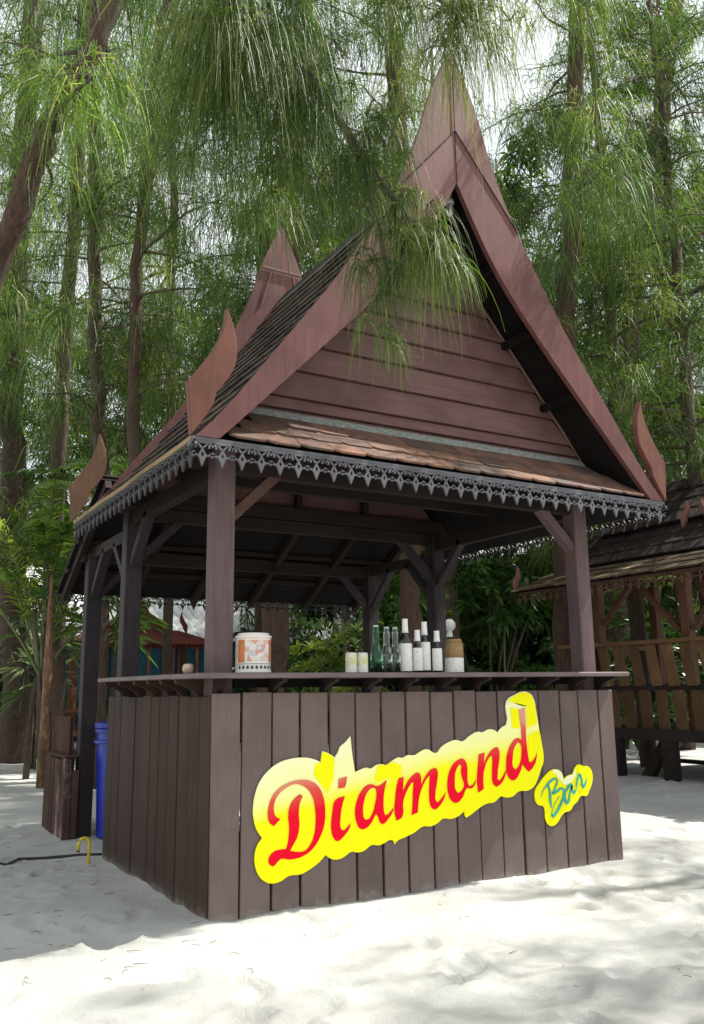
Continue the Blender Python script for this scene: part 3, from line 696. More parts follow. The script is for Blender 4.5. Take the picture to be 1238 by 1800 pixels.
# ------------------------------------------------------------------ SIGNS (cut-out painted boards)
def zc1(p): return 430+p[0]/4.585, 1280+p[1]/4.585
def zc2(p): return 660+p[0]/4.127, 1200+p[1]/4.127
def zc3(p): return 920+p[0]/8.843, 1320+p[1]/8.843
def onwall(q):
    p = aty(q[0], q[1], -.025); return (p[0], p[2])
def shape(name, rings, y, th, mat, parent, smooth=True, on=None):
    """filled flat shape with holes; rings in wall coordinates (x, z)"""
    cu = bpy.data.curves.new(name, 'CURVE'); cu.dimensions = '2D'; cu.fill_mode = 'BOTH'; cu.extrude = th/2; cu.resolution_u = 4
    for rg in rings:
        sp = cu.splines.new('BEZIER' if smooth else 'POLY'); sp.use_cyclic_u = True
        if smooth:
            sp.bezier_points.add(len(rg)-1)
            for i, (x, z) in enumerate(rg):
                b = sp.bezier_points[i]; b.co = (x, z, 0)
                a0 = Vector(rg[i-1]); a1 = Vector(rg[i]); a2 = Vector(rg[(i+1) % len(rg)])
                d1 = (a1-a0); d2 = (a2-a1); sharp = d1.length > 0 and d2.length > 0 and d1.angle(d2) > math.radians(62)
                b.handle_left_type = b.handle_right_type = 'VECTOR' if sharp else 'AUTO'
        else:
            sp.points.add(len(rg)-1)
            for i, (x, z) in enumerate(rg): sp.points[i].co = (x, z, 0, 1)
    tmp = bpy.data.objects.new(name, cu); COL.objects.link(tmp)
    dg = bpy.context.evaluated_depsgraph_get(); me = bpy.data.meshes.new_from_object(tmp.evaluated_get(dg))
    bpy.data.objects.remove(tmp); me.name = name; me.materials.clear(); me.materials.append(mat)
    o = link(name, me, parent); M_ = Matrix(((1, 0, 0, 0), (0, 0, -1, 0), (0, 1, 0, 0), (0, 0, 0, 1)))
    pw = parent_world(parent)
    if on is not None:      # sits on another part: a sub-part of it
        o.parent = on; o.matrix_local = (Matrix.Translation(Vector((0, on['_y'], 0))) @ M_).inverted() @ Matrix.Translation(Vector((0, y, 0))) @ M_
    else: o.matrix_local = Matrix.Translation(Vector((0, y, 0))-pw) @ M_
    o['_y'] = y
    return o
YS = -.026
def sign_mat(name, stops, z0, z1, slope, rough=.3, blotch=None):
    """printed vinyl: the print itself shades from pale to strong colour along the slanting line of the word"""
    M, nt, b = newmat(name); ge = nt.nodes.new('ShaderNodeTexCoord'); sx = nt.nodes.new('ShaderNodeSeparateXYZ'); nt.links.new(ge.outputs['Object'], sx.inputs[0])
    m1 = nt.nodes.new('ShaderNodeMath'); m1.operation = 'MULTIPLY_ADD'; m1.inputs[1].default_value = -slope; nt.links.new(sx.outputs[0], m1.inputs[0]); nt.links.new(sx.outputs[1], m1.inputs[2])
    n = noise(nt, 5, obj=False, detail=2); m2 = nt.nodes.new('ShaderNodeMath'); m2.operation = 'MULTIPLY_ADD'; m2.inputs[1].default_value = .10; nt.links.new(n.outputs[0], m2.inputs[0]); nt.links.new(m1.outputs[0], m2.inputs[2])
    mr = nt.nodes.new('ShaderNodeMapRange'); mr.inputs[1].default_value = z0+.05; mr.inputs[2].default_value = z1+.05; nt.links.new(m2.outputs[0], mr.inputs[0])
    r = ramp(nt, stops, mr.outputs[0]); nt.links.new(r.outputs[0], b.inputs['Base Color']); b.inputs['Roughness'].default_value = .6; b.inputs['Specular IOR Level'].default_value = .08
    return M
# slanting base line of the word: wall points under D and under d
p0 = onwall(zc1((640, 1020))); p1 = onwall(zc2((1100, 780))); slope = (p1[1]-p0[1])/(p1[0]-p0[0]); c0 = p0[1]-slope*p0[0]
M_yel = sign_mat('yellow_vinyl', [(0, (.90, .86, .004)), (.60, (.90, .86, .008)), (.76, (.89, .88, .34)), (1, (.88, .88, .50))], c0-.1, c0+.50, slope)
M_yel2 = plain('strong_yellow_vinyl', (.90, .86, .004), .6, spec=.08, var=.03)
M_pale = plain('pale_yellow_vinyl', (.88, .88, .50), .6, spec=.08, var=.03)
M_red = sign_mat('red_vinyl', [(0, (.80, .002, .022)), (.55, (.80, .005, .026)), (.82, (.68, .09, .06)), (1, (.70, .32, .20))], c0+.02, c0+.42, slope)
M_teal = plain('teal_vinyl', (.02, .34, .27), .35, var=.3, scale=20)
sg = empty('name_sign', 'yellow cut-out sign reading Diamond in red script on the planks', 'sign', (1.3, -.03, .55))
back = [zc1(p) for p in [(138, 885), (95, 820), (68, 720), (65, 640), (80, 540), (120, 430), (190, 340), (270, 280), (360, 248), (460, 236), (540, 245), (608, 272), (620, 185), (665, 198), (722, 235), (750, 190), (765, 150), (800, 120), (848, 65), (862, 200), (885, 355), (940, 328), (985, 318), (1010, 325), (1060, 295), (1110, 290), (1130, 296), (1180, 265)]]
back += [zc2(p) for p in [(165, 541), (190, 545), (230, 525), (280, 525), (320, 500), (370, 482), (435, 510), (470, 470), (520, 435), (580, 415), (625, 425), (680, 385), (740, 355), (765, 360), (820, 338), (860, 345), (880, 362), (910, 325), (945, 300), (945, 135), (1010, 85), (1060, 65), (1110, 75), (1140, 110), (1160, 200), (1180, 320), (1200, 430), (1215, 565), (1195, 630), (1175, 690), (1150, 745), (1105, 780), (1035, 788), (990, 825), (940, 832), (905, 825), (860, 865), (800, 878), (740, 915), (690, 955), (655, 978), (645, 965), (640, 930), (600, 965), (540, 988), (485, 985), (450, 1015), (400, 1040), (340, 1042), (280, 1085), (210, 1120), (150, 1150)]]
back += [zc1(p) for p in [(1205, 935), (1195, 908), (1165, 900), (1120, 925), (1075, 943), (1020, 940), (960, 985), (910, 1000), (855, 995), (790, 1040), (730, 1058), (680, 1045), (648, 1020), (600, 1075), (530, 1130), (450, 1175), (350, 1190), (290, 1230), (220, 1250), (160, 1235), (110, 1185), (80, 1100), (78, 1020), (100, 940)]]
bb1 = shape('backing_board', [[onwall(p) for p in back]], YS-.004, .006, M_yel, sg)
# facets of the shaded print
for pts, zc, mt in (([(568, 285), (606, 276), (622, 190), (665, 200), (720, 240), (712, 400), (665, 520), (600, 440), (550, 370)], zc1, M_yel2),
                    ([(1040, 435), (1065, 300), (1110, 292), (1130, 299), (1180, 270), (1258, 300), (1245, 420), (1140, 400)], zc1, M_yel2),
                    ([(1012, 88), (1060, 68), (1108, 78), (1137, 112), (1157, 200), (1168, 295), (1095, 330), (1085, 185), (955, 128)], zc2, M_yel2),
                    ([(970, 178), (1030, 190), (1040, 330), (985, 330)], zc2, M_yel2),
                    ([(1100, 385), (1182, 345), (1198, 430), (1212, 565), (1150, 560), (1170, 500), (1110, 560)], zc2, M_yel2),
                    ([(950, 135), (1085, 165), (1085, 185), (970, 160)], zc2, M_pale)):
    shape('shaded_facet', [[onwall(zc(p)) for p in pts]], YS-.0085, .002, mt, sg, smooth=False, on=bb1)
letters = [
 ('letter', zc1, [[(228, 787), (195, 760), (180, 700), (185, 640), (210, 560), (250, 500), (320, 450), (400, 420), (470, 413), (530, 425), (590, 470), (630, 560), (643, 660), (635, 780), (600, 880), (550, 960), (480, 1020), (400, 1050), (340, 1055), (290, 1050), (260, 1075), (225, 1110), (200, 1100), (185, 1070), (195, 1030), (235, 990), (290, 975), (330, 970), (345, 900), (352, 800), (345, 700), (360, 620), (400, 560), (440, 530), (462, 545), (440, 600), (430, 680), (435, 780), (420, 870), (385, 940), (360, 985), (420, 995), (480, 985), (520, 940), (550, 870), (565, 760), (560, 640), (535, 540), (490, 480), (440, 455), (390, 450), (330, 480), (270, 530), (235, 600), (230, 660), (245, 710), (282, 730), (255, 760)]]),
 ('letter', zc1, [[(722, 580), (802, 545), (780, 620), (768, 700), (765, 790), (775, 815), (795, 820), (825, 790), (850, 765), (840, 800), (800, 860), (760, 900), (740, 908), (715, 890), (695, 840), (690, 770), (700, 680)], [(750, 405), (820, 388), (812, 440), (800, 478), (748, 485)]]),
 ('letter', zc1, [[(1060, 465), (1140, 415), (1120, 500), (1112, 600), (1115, 660), (1125, 700), (1150, 690), (1190, 640), (1190, 662), (1150, 730), (1110, 770), (1085, 760), (1062, 700), (1050, 690), (1000, 780), (950, 812), (915, 800), (890, 740), (882, 680), (895, 590), (930, 510), (975, 460), (1020, 450)], [(1020, 480), (980, 520), (955, 590), (948, 680), (960, 730), (985, 735), (1020, 690), (1045, 600), (1055, 520), (1046, 485)]]),
 ('letter', zc2, [[(160, 690), (198, 683), (192, 790), (230, 710), (270, 665), (295, 650), (318, 665), (325, 710), (322, 745), (360, 670), (400, 625), (430, 617), (443, 640), (440, 720), (428, 800), (430, 850), (445, 868), (470, 840), (505, 790), (490, 840), (460, 890), (425, 918), (400, 905), (385, 860), (382, 780), (385, 700), (388, 672), (372, 685), (340, 740), (318, 800), (305, 870), (300, 940), (255, 960), (262, 880), (265, 780), (270, 725), (258, 720), (225, 775), (195, 860), (188, 970), (145, 1000), (130, 920), (135, 850), (145, 760)]]),
 ('letter', zc2, [[(590, 560), (625, 550), (650, 575), (660, 640), (660, 710), (670, 748), (700, 738), (720, 700), (718, 730), (690, 765), (655, 765), (625, 830), (580, 870), (540, 850), (518, 790), (515, 720), (530, 640), (560, 585)], [(600, 590), (575, 640), (568, 710), (572, 770), (590, 800), (615, 785), (635, 745), (622, 690), (612, 640), (618, 605)]]),
 ('letter', zc2, [[(740, 520), (785, 505), (778, 590), (810, 520), (850, 475), (875, 468), (890, 490), (890, 560), (880, 640), (878, 700), (895, 710), (920, 670), (945, 620), (935, 670), (905, 730), (870, 755), (845, 730), (838, 660), (840, 570), (838, 525), (820, 540), (790, 600), (775, 680), (778, 770), (738, 798), (728, 700), (735, 600)]]),
 ('letter', zc2, [[(1030, 195), (1075, 180), (1080, 260), (1085, 400), (1095, 500), (1105, 570), (1120, 575), (1145, 550), (1165, 510), (1155, 570), (1130, 620), (1105, 645), (1080, 620), (1058, 590), (1040, 650), (1000, 705), (970, 700), (945, 650), (940, 580), (955, 490), (985, 430), (1020, 400), (1052, 415), (1048, 330), (1038, 260)], [(1025, 430), (1000, 470), (988, 540), (990, 610), (1010, 630), (1038, 590), (1050, 530), (1046, 450)]]),
]
for k, (nm, zc, rings) in enumerate(letters):
    shape(nm, [[onwall(zc(p)) for p in rg] for rg in rings], YS-.0100-.00015*k, .0008, M_red, sg)
sb = empty('bar_sign', 'small yellow cut-out sign reading Bar in teal handwriting', 'sign', (2.5, -.03, .45))
bk2 = [(165, 690), (175, 610), (240, 500), (330, 380), (420, 300), (490, 282), (560, 310), (600, 370), (615, 440), (680, 380), (750, 355), (790, 260), (840, 212), (900, 225), (930, 245), (980, 235), (1040, 290), (1065, 400), (1050, 520), (1010, 620), (980, 690), (880, 700), (830, 780), (770, 840), (720, 920), (630, 955), (580, 1010), (520, 1110), (430, 1165), (370, 1130), (330, 1040), (325, 930), (300, 850), (240, 845), (190, 800)]
bb2 = shape('backing_board', [[onwall(zc3(p)) for p in bk2]], YS-.004, .006, M_yel2, sb)
shape('shaded_facet', [[onwall(zc3(p)) for p in [(430, 305), (490, 288), (556, 314), (596, 372), (610, 450), (680, 386), (752, 360), (790, 275), (800, 330), (740, 470), (620, 520), (540, 420)]]], YS-.0085, .002, M_pale, sb, on=bb2)
def stroke(name, chains, y, mat, parent):
    mb = MB()
    for pts, ws in chains:
        P = catmull([(*onwall(zc3(p)), w_) for p, w_ in zip(pts, ws)], 5); n = len(P); vs = []
        for i, p in enumerate(P):
            t = P[min(i+1, n-1)][:2]-P[max(i-1, 0)][:2]; t /= np.linalg.norm(t)+1e-9; nn = np.array([-t[1], t[0]])*p[2]/2
            for q in (p[:2]+nn, p[:2]-nn): vs += [(q[0], y, q[1]), (q[0], y-.002, q[1])]
        fs = []
        for i in range(n-1):
            k = i*4; fs += [(k+1, k+5, k+7, k+3), (k, k+2, k+6, k+4), (k, k+4, k+5, k+1), (k+2, k+3, k+7, k+6)]
        mb.add(vs, fs)
    return mb.build(name, mat, parent)
a_, b_, c_ = .004, .012, .018
stroke('letter', [([(265, 710), (280, 630), (345, 530), (420, 455), (480, 425), (510, 470), (475, 570), (435, 660)], [a_, a_, b_, .014, b_, b_, b_, a_]),
                  ([(365, 520), (395, 640), (402, 770), (420, 885)], [b_, c_, c_, a_]),
                  ([(430, 665), (500, 625), (575, 578), (612, 620), (595, 740), (540, 870), (470, 985), (425, 1015)], [b_, c_, b_, .014, c_, c_, c_, .014]),
                  ([(425, 1015), (430, 930), (480, 800), (545, 700)], [b_, a_, a_, a_])], YS-.0105, M_teal, sb)
stroke('letter', [([(745, 525), (700, 530), (640, 620), (622, 720), (650, 800), (685, 780), (700, 680), (735, 540)], [b_, c_, c_, .022, .02, c_, b_, b_]),
                  ([(735, 530), (738, 610), (770, 655), (800, 600)], [c_, c_, .014, b_])], YS-.0108, M_teal, sb)
stroke('letter', [([(800, 600), (815, 480), (850, 360), (885, 440), (892, 520), (915, 558), (945, 500), (972, 415)], [a_, b_, c_, c_, .020, c_, b_, a_])], YS-.0111, M_teal, sb)

# ------------------------------------------------------------------ THINGS ON THE COUNTER
SZ = 1.206
def print_mat0(name):
    M, nt, b = newmat(name); tc = nt.nodes.new('ShaderNodeTexCoord'); n = noise(nt, 60, tc.outputs['Object'], 3, .6, stretch=(1, 1, 2.6))
    r = ramp(nt, [(.40, (.76, .75, .71)), (.60, (.74, .73, .69)), (.66, (.42, .40, .38))], n.outputs[0]); nt.links.new(r.outputs[0], b.inputs['Base Color']); b.inputs['Roughness'].default_value = .6; return M
def glass(name, col, rough=.05):
    M, nt, b = newmat(name); b.inputs['Base Color'].default_value = (*col, 1); b.inputs['Transmission Weight'].default_value = 1.0
    b.inputs['Roughness'].default_value = rough; b.inputs['IOR'].default_value = 1.45; return M
M_ggreen = glass('green_glass', (.10, .55, .25)); M_gclear = glass('clear_glass', (.80, .92, .90))
M_gdark = plain('dark_bottle_glass', (.012, .008, .010), .08, spec=.7)
M_label = print_mat0('white_label')
M_foil = plain('white_capsule', (.74, .73, .72), .45, var=.05)
M_cap = plain('crown_cap', (.45, .50, .48), .35, metallic=.6)
def bottle(x, y, rad, h, mg, label, foil=True, lab=(.08, .55), neck=.62, cat='bottle', group=None, labm=True, sh=None):
    e = empty('bottle', label, cat, (x, y, SZ), group); r = rad
    prof = [(r*.75, 0), (r, .006), (r, h*neck*.80), (r*.92, h*neck*.9), (r*.60, h*neck*1.04), (r*.36, h*neck*1.2), (.014, h*.90), (.014, h*.975), (.016, h*.98), (.016, h)]
    if sh: prof = [(r*.75, 0), (r, .006), (r, h*neck*.62), (r*.85, h*neck*.80), (r*.55, h*neck*1.05), (.019, h*.86), (.013, h*.95), (.015, h*.965), (.015, h)]
    e2 = MB().lathe(prof, (x, y, SZ), 24).build('body', mg, e, smooth=True)
    if labm: MB().lathe([(r+.0012, h*lab[0]), (r+.0016, h*lab[0]+.001), (r+.0016, h*lab[1]-.001), (r+.0012, h*lab[1])], (x, y, SZ), 24).build('label', M_label, e2, smooth=False)
    if foil: MB().lathe([(.0215, h*.74), (.0185, h*.80), (.0165, h*.97), (.018, h*.985), (.017, h*1.005)], (x, y, SZ), 20).build('capsule', M_foil, e, smooth=True)
    else: MB().lathe([(.0155, h*.985), (.0165, h*.99), (.0155, h*1.02)], (x, y, SZ), 16).build('cap', M_cap, e)
    return e
bottle(1.038, .06, .035, .27, M_ggreen, 'green glass bottle next to the two small cans', foil=False, labm=False, sh=True)
bottle(1.112, .06, .032, .262, M_gclear, 'clear glass bottle right beside the green one', foil=False, labm=False, sh=True)
bottle(1.172, .06, .030, .262, M_gclear, 'clear glass bottle touching the leftmost dark wine bottle', foil=False, labm=False, sh=True)
bottle(1.245, .06, .038, .318, M_gdark, 'tallest dark wine bottle, leftmost of four with white foil necks', lab=(.03, .54), neck=.66)
bottle(1.318, .04, .029, .252, M_gdark, 'short slim dark bottle between the two taller wine bottles', lab=(.05, .58), neck=.62)
bottle(1.392, .07, .033, .305, M_gdark, 'tall dark wine bottle, third of four from the left', lab=(.05, .60), neck=.64)
bottle(1.462, .04, .029, .25, M_gdark, 'short dark wine bottle nearest the inner post', lab=(.05, .58), neck=.60)
def print_mat(name, base, bands, obj_z=True):
    M, nt, b = newmat(name); tc = nt.nodes.new('ShaderNodeTexCoord'); sx = nt.nodes.new('ShaderNodeSeparateXYZ'); nt.links.new(tc.outputs['Object'], sx.inputs[0])
    v = nt.nodes.new('ShaderNodeTexVoronoi'); v.inputs['Scale'].default_value = 38; nt.links.new(tc.outputs['Object'], v.inputs['Vector'])
    c = ramp(nt, [(.25, bands[0]), (.45, base), (.6, bands[1]), (.75, base)], v.outputs['Color']).outputs[0]
    mr = nt.nodes.new('ShaderNodeMapRange'); mr.inputs[1].default_value = 0; mr.inputs[2].default_value = bands[2]; nt.links.new(sx.outputs[2], mr.inputs[0])
    mk = ramp(nt, [(0, (0, 0, 0)), (.30, (1, 1, 1)), (.85, (1, 1, 1)), (.87, (0, 0, 0))], mr.outputs[0]); mk.color_ramp.interpolation = 'CONSTANT'
    c = mixc(nt, base, c, mk.outputs[0]); nt.links.new(c, b.inputs['Base Color']); b.inputs['Roughness'].default_value = .35; return M
M_tin = print_mat('printed_tin', (.74, .70, .64), ((.60, .30, .24), (.45, .45, .48), .2))
M_orange = plain('orange_print', (.50, .15, .03), .35, var=.15); M_ink = plain('black_print', (.03, .03, .03), .5)
tn = empty('storage_tin', 'large white and orange printed tin standing beside the front post', 'tin', (.255, .06, SZ)); R0 = .098; H0 = .205
MB().lathe([(R0-.004, 0), (R0, .004), (R0, .012), (R0-.002, .016), (R0-.002, H0-.022), (R0+.001, H0-.018), (R0+.001, H0-.008), (R0-.012, H0-.004), (R0-.014, H0+.006), (R0-.03, H0+.008)], (.255, .06, SZ), 32).build('body', M_tin, tn, smooth=False)
tb = [c for c in tn.children][0] if len(tn.children) else tn
def patch(name, a0, a1, z0, z1, mat, n=6, off=.0012):
    vs = []; fs = []; c = (.255, .06)
    for i in range(n+1):
        a = math.radians(a0+(a1-a0)*i/n)
        for z in (z0, z1): vs.append((c[0]+(R0-.002+off)*math.cos(a), c[1]+(R0-.002+off)*math.sin(a), SZ+z))
    for i in range(n): fs.append((2*i, 2*i+2, 2*i+3, 2*i+1))
    MB().add(vs, fs).build(name, mat, tb)
patch('printed_panel', 192, 218, .055, .175, M_orange); patch('printed_panel', 306, 322, .055, .175, M_orange); patch('printed_band', 190, 340, .183, .187, M_orange, 12)
for k in range(10):
    a = 196+k*14.5; patch('printed_mark', a, a+8, .022, .038, M_ink, 2); 
patch('printed_band', 190, 340, .046, .049, M_ink, 12)
M_can = print_mat('printed_can', (.74, .73, .66), ((.62, .60, .10), (.62, .62, .30), .12))
for x, y, lb in ((.868, .06, 'short pale can with a yellow edge, left of the pair'), (.940, .055, 'short pale can standing against the green bottle side')):
    e = empty('drink_can', lb, 'can', (x, y, SZ), 'short pale cans on the shelf')
    MB().lathe([(.028, 0), (.033, .005), (.033, .108), (.028, .114)], (x, y, SZ), 24).build('body', M_can, e, smooth=False)
    MB().lathe([(.026, .112), (.028, .116), (.024, .117)], (x, y, SZ), 20).build('lid', M_cap, e)
M_jarb = wood('brown_jar_contents', (.20, .12, .05), (.34, .22, .11), .5, 'x', vary=.05)
jr = empty('jar', 'wide brown jar with a pale lower half right of the inner post', 'jar', (1.605, .06, SZ))
MB().lathe([(.052, 0), (.058, .004), (.058, .088), (.056, .09)], (1.605, .06, SZ), 28).build('pale_base', M_label, jr)
MB().lathe([(.0565, .0905), (.058, .093), (.058, .175), (.050, .188), (.044, .192)], (1.605, .06, SZ), 28).build('jar_body', M_jarb, jr, smooth=False)
MB().lathe([(.047, .190), (.049, .194), (.049, .203), (.04, .206)], (1.605, .06, SZ), 24).build('lid', M_jarb, jr)
M_shell = plain('shell', (.50, .36, .28), .6, var=.25, scale=40)
o = MB().lathe([(.012, 0), (.026, .01), (.032, .028), (.026, .05), (.018, .056), (.012, .045)], (-.03, .28, SZ), 16).build('small_pot', M_shell, None, smooth=True)
tag(o, 'tiny pale clay pot on the left end of the shelf', 'pot')
# hanging lamp bulb in the gable
bl = empty('light_bulb', 'white energy saving bulb hanging in the roof apex', 'light bulb', (1.50, -.2, 4.33))
MB().tube([(1.50, -.2, 4.40), (1.50, -.2, 4.30)], .005, 6).build('cord', M_dark, bl)
MB().lathe([(.016, 0), (.02, -.02), (.02, -.07), (.028, -.075), (.03, -.10)], (1.50, -.2, 4.31), 16).build('socket', M_white, bl, smooth=True)
mb = MB()
for k in range(3):
    a = k*2.1; cx, cy = 1.50+.014*math.cos(a), -.2+.014*math.sin(a); mb.tube([(cx, cy, 4.212), (cx, cy, 4.14), (1.50, -.2, 4.132)], .010, 8)
mb.build('tubes', M_white, bl, smooth=True)

# ------------------------------------------------------------------ AROUND THE HUT
M_blue = plain('blue_plastic', (.006, .022, .30), .35, var=.15)
bn = empty('bin', 'tall bright blue plastic bin behind the corner of the counter', 'bin', (.36, 2.72, 0))
MB().lathe([(.19, .02), (.21, .03), (.235, .80), (.235, .80), (.25, .805), (.252, .83), (.24, .835), (.255, .84), (.258, .875), (.24, .88), (.225, .87), (.20, .10)], (.36, 2.72, 0), 32).build('body', M_blue, bn, smooth=False)
MB().lathe([(.247, .72), (.256, .725), (.256, .745), (.247, .75)], (.36, 2.72, 0), 32).build('rim_band', M_blue, bn)
M_cane = plain('yellow_paint', (.62, .47, .02), .4, var=.12)
gz = ground_z(-.138, 1.823)
pts = [(-.13, 1.82, gz-.05), (-.128, 1.82, gz+.10)]+[(-.163+.035*math.cos(t), 1.82+.01*math.sin(t), gz+.125+.035*math.sin(t)) for t in np.linspace(0, PI, 9)]+[(-.20, 1.82, gz+.085)]
cn = empty('yellow_hook', 'small yellow hooked pipe stuck upright in the sand', 'pipe', (-.13, 1.82, gz))
MB().tube(pts, .0105, 10).build('pipe', M_cane, cn, smooth=True)
MB().tube([pts[-1], (-.202, 1.82, gz+.078)], .0115, 10).build('end_cap', M_laced, cn)
M_hose = plain('black_rubber', (.015, .015, .015), .6)
hp = []
for k, t in enumerate(np.linspace(0, 1, 26)):
    x = -1.9+1.95*t; y = 2.60-.55*t+.05*math.sin(t*9); hp.append((x, y, ground_z(x, y)+.006+(-.012 if .35 < t < .6 else 0)))
o = MB().tube(hp, .011, 8).build('hose', M_hose, None, smooth=True); tag(o, 'thin black hose lying across the sand by the side of the hut', 'hose')
# low weathered plank stand behind the rear post
M_old = wood('weathered_plank', (.05, .024, .017), (.085, .042, .030), .8, 'z', wear=(.26, .16, .14), wear_lo=.66, vary=.3)
M_oldp = wood('peeling_plank', (.05, .03, .025), (.09, .055, .045), .85, 'z', wear=(.55, .36, .36), wear_lo=.52, vary=.2)
st = empty('plank_stand', 'low stand of weathered peeling brown planks behind the hut corner', 'stand', (.2, 3.1, 0))
for k in range(6):
    ya = 2.86+k*.127; MB().box((-.085+.006*random.random(), ya+.004, -.05), (-.06, ya+.123, .60+random.uniform(-.012, .012))).build('plank', M_old if k > 1 else M_oldp, st, bevel=.003)
for xa, xb, zt in ((-.085, -.03, .60), (-.026, .024, .52)):
    MB().box((xa, 2.835, -.05), (xb, 2.857, zt)).build('plank', M_oldp, st, bevel=.003)
MB().box((-.08, 2.86, .605), (.02, 3.62, .625)).build('top_board', M_old, st, bevel=.003)
MB().box((.004, 3.0, -.05), (.022, 3.62, .603)).build('inner_side', M_old, st)
for k in range(6):
    ya = 3.02+k*.1; MB().box((-.02, ya, .627), (.0, ya+.096, .92+random.uniform(-.01, .01))).build('back_plank', M_old, st, bevel=.003)

# ------------------------------------------------------------------ RIGHT: second pavilion with a slatted rail
pv = empty('open_pavilion', 'dark shingled open pavilion with orange rail boards at the right', 'pavilion', (8.2, 3, 0))
M_straw = wood('straw_coloured_shingle', (.06, .042, .028), (.12, .085, .05), .85, 'y', wear=(.36, .27, .16), wear_lo=.55, vary=.35)
M_or = wood('orange_board', (.085, .045, .020), (.155, .09, .042), .6, 'z', wear=(.34, .27, .17), wear_lo=.58, vary=.35)
M_orp = wood('orange_post', (.075, .036, .02), (.14, .068, .036), .5, 'z', vary=.25)
M_pvd = wood('pavilion_dark_wood', (.020, .014, .012), (.036, .025, .021), .6, 'y', vary=.2)
RX = 6.8
def ybar(x, y0, y1, z, w, h, name, mat): MB().box((x-w/2, y0, z-h/2), (x+w/2, y1, z+h/2)).build(name, mat, pv, bevel=.004)
ybar(RX, 0.6, 4.55, 1.625, .09, .05, 'rail', M_or); ybar(RX+.1, .6, 4.2, 1.075, .07, .09, 'rail', M_pvd); ybar(RX+.04, .6, 4.1, .53, .12, .13, 'floor_beam', M_pvd)
for k in range(13):
    y = 4.02-k*.255
    MB().bar((RX+.06, y, 1.10), (RX+.0, y+.03, 1.60), .15, .025, (1, 0, 0)).build('rail_board', M_or, pv, bevel=.003)
    MB().bar((RX+.06, y-.06, .58), (RX+.05, y-.05, 1.05), .16, .025, (1, 0, 0)).build('rail_board', M_or, pv, bevel=.003)
MB().box((RX+.1, .6, .56), (9.6, 4.1, .60)).build('platform', M_pvd, pv)
for x, y in ((RX+.05, 3.70), (RX+.05, 2.88), (RX+.05, 1.0), (9.5, 3.7), (9.5, 1.0)):
    MB().box((x-.075, y-.075, -.1), (x+.075, y+.075, .47)).build('leg', M_pvd, pv, bevel=.006)
MB().bar((RX+.25, 3.45, -.05), (RX+.2, 3.02, .47), .12, .12, (1, 0, 0)).build('leg_brace', M_pvd, pv)
MB().bar((RX+.9, 3.6, .16), (RX+.9, 1.0, .16), .05, .05).build('stretcher', M_pvd, pv)
for x, y in ((RX+.2, 4.0), (RX+.2, 2.6), (RX+.2, 1.1), (9.3, 4.0), (9.3, 2.5), (9.3, 1.1), (8.1, 4.0)):
    MB().box((x-.06, y-.06, .56), (x+.06, y+.06, 2.45)).build('post', M_orp, pv, bevel=.006)
for (a, b) in (((RX+.2, 3.9, 1.9), (RX+.2, 3.45, 2.35)), ((RX+.2, 2.7, 1.75), (RX+.2, 3.3, 2.35)), ((RX+.2, 2.5, 1.75), (RX+.2, 2.0, 2.4)), ((RX+.05, 1.95, 1.55), (RX+.15, 2.35, 2.3)), ((RX+.05, 4.25, 1.6), (RX+.1, 4.4, 2.32))):
    MB().bar(a, b, .06, .08, (1, 0, 0)).build('brace', M_orp, pv, bevel=.004)
MB().bar((RX+.3, 4.0, 1.60), (8.0, 4.0, 1.6), .04, .06).build('rail', M_or, pv)
# its roof: lower skirt, middle band, upper roof, running along Y
def slope_roof(x0, z0, x1, z1, y0, y1, rows, name, tw=.30, mt=None):
    a = Vector((x0, 0, z0)); b = Vector((x1, 0, z1)); v = (b-a).normalized(); n = Vector((-v.z, 0, v.x)); n = n if n.z > 0 else -n; L = (b-a).length
    MB().prism([(0, -.03), (L, -.03), (L, 0), (0, 0)], lambda u, q, w: ((a+v*u+n*q).x, y0+w, (a+v*u+n*q).z), y1-y0).build(name+'_deck', M_pvd, pv)
    nt_ = int((y1-y0)/tw); me = bpy.data.meshes.new('shingle'); mb = MB().box((-tw/2+.006, -L/rows*1.25, 0), (tw/2-.006, 0, .02)); me.from_pydata(mb.v, [], mb.f); me.materials.append(mt or M_dtile); me.update()
    for r_ in range(rows):
        for c in range(nt_):
            y = y0+(c+.5)*(y1-y0)/nt_+(.0 if r_ % 2 else tw*.4); y = min(y, y1-.1)
            p = a+v*(L/rows*(r_+1))+n*.008; up = (v-n*.06+n*random.uniform(-.02, .02)).normalized(); ux = Vector((0, 1, 0)) if x1 < x0 else Vector((0, -1, 0)); uz = ux.cross(up)
            t = link('shingle', me, pv); t.matrix_local = Matrix.Translation(-Vector(pv.location)) @ frame(Vector((p.x, y, p.z)), ux, up, uz)
slope_roof(6.25, 2.37, 7.02, 2.66, .4, 4.75, 3, 'skirt_roof', mt=M_straw)
MB().box((7.0, .5, 2.62), (7.06, 4.5, 2.72)).build('fascia', M_pvd, pv)
slope_roof(6.95, 2.70, 7.45, 3.14, .45, 4.45, 3, 'middle_roof')
slope_roof(7.35, 3.16, 8.1, 3.85, .5, 4.2, 4, 'upper_roof')
MB().prism([(6.95, 2.68), (7.45, 3.12), (7.35, 3.14), (8.1, 3.83), (8.9, 3.14), (8.75, 3.12), (9.3, 2.68)], lambda x, z, w: (x, 4.18+w, z), .02).build('gable_wall', M_pvd, pv)
MB().prism([(8.1, 3.86), (9.9, 2.4), (9.9, 2.36), (8.1, 3.80)], lambda x, z, w: (x, .5+w, z), 4.0).build('far_slope', M_dtile, pv)
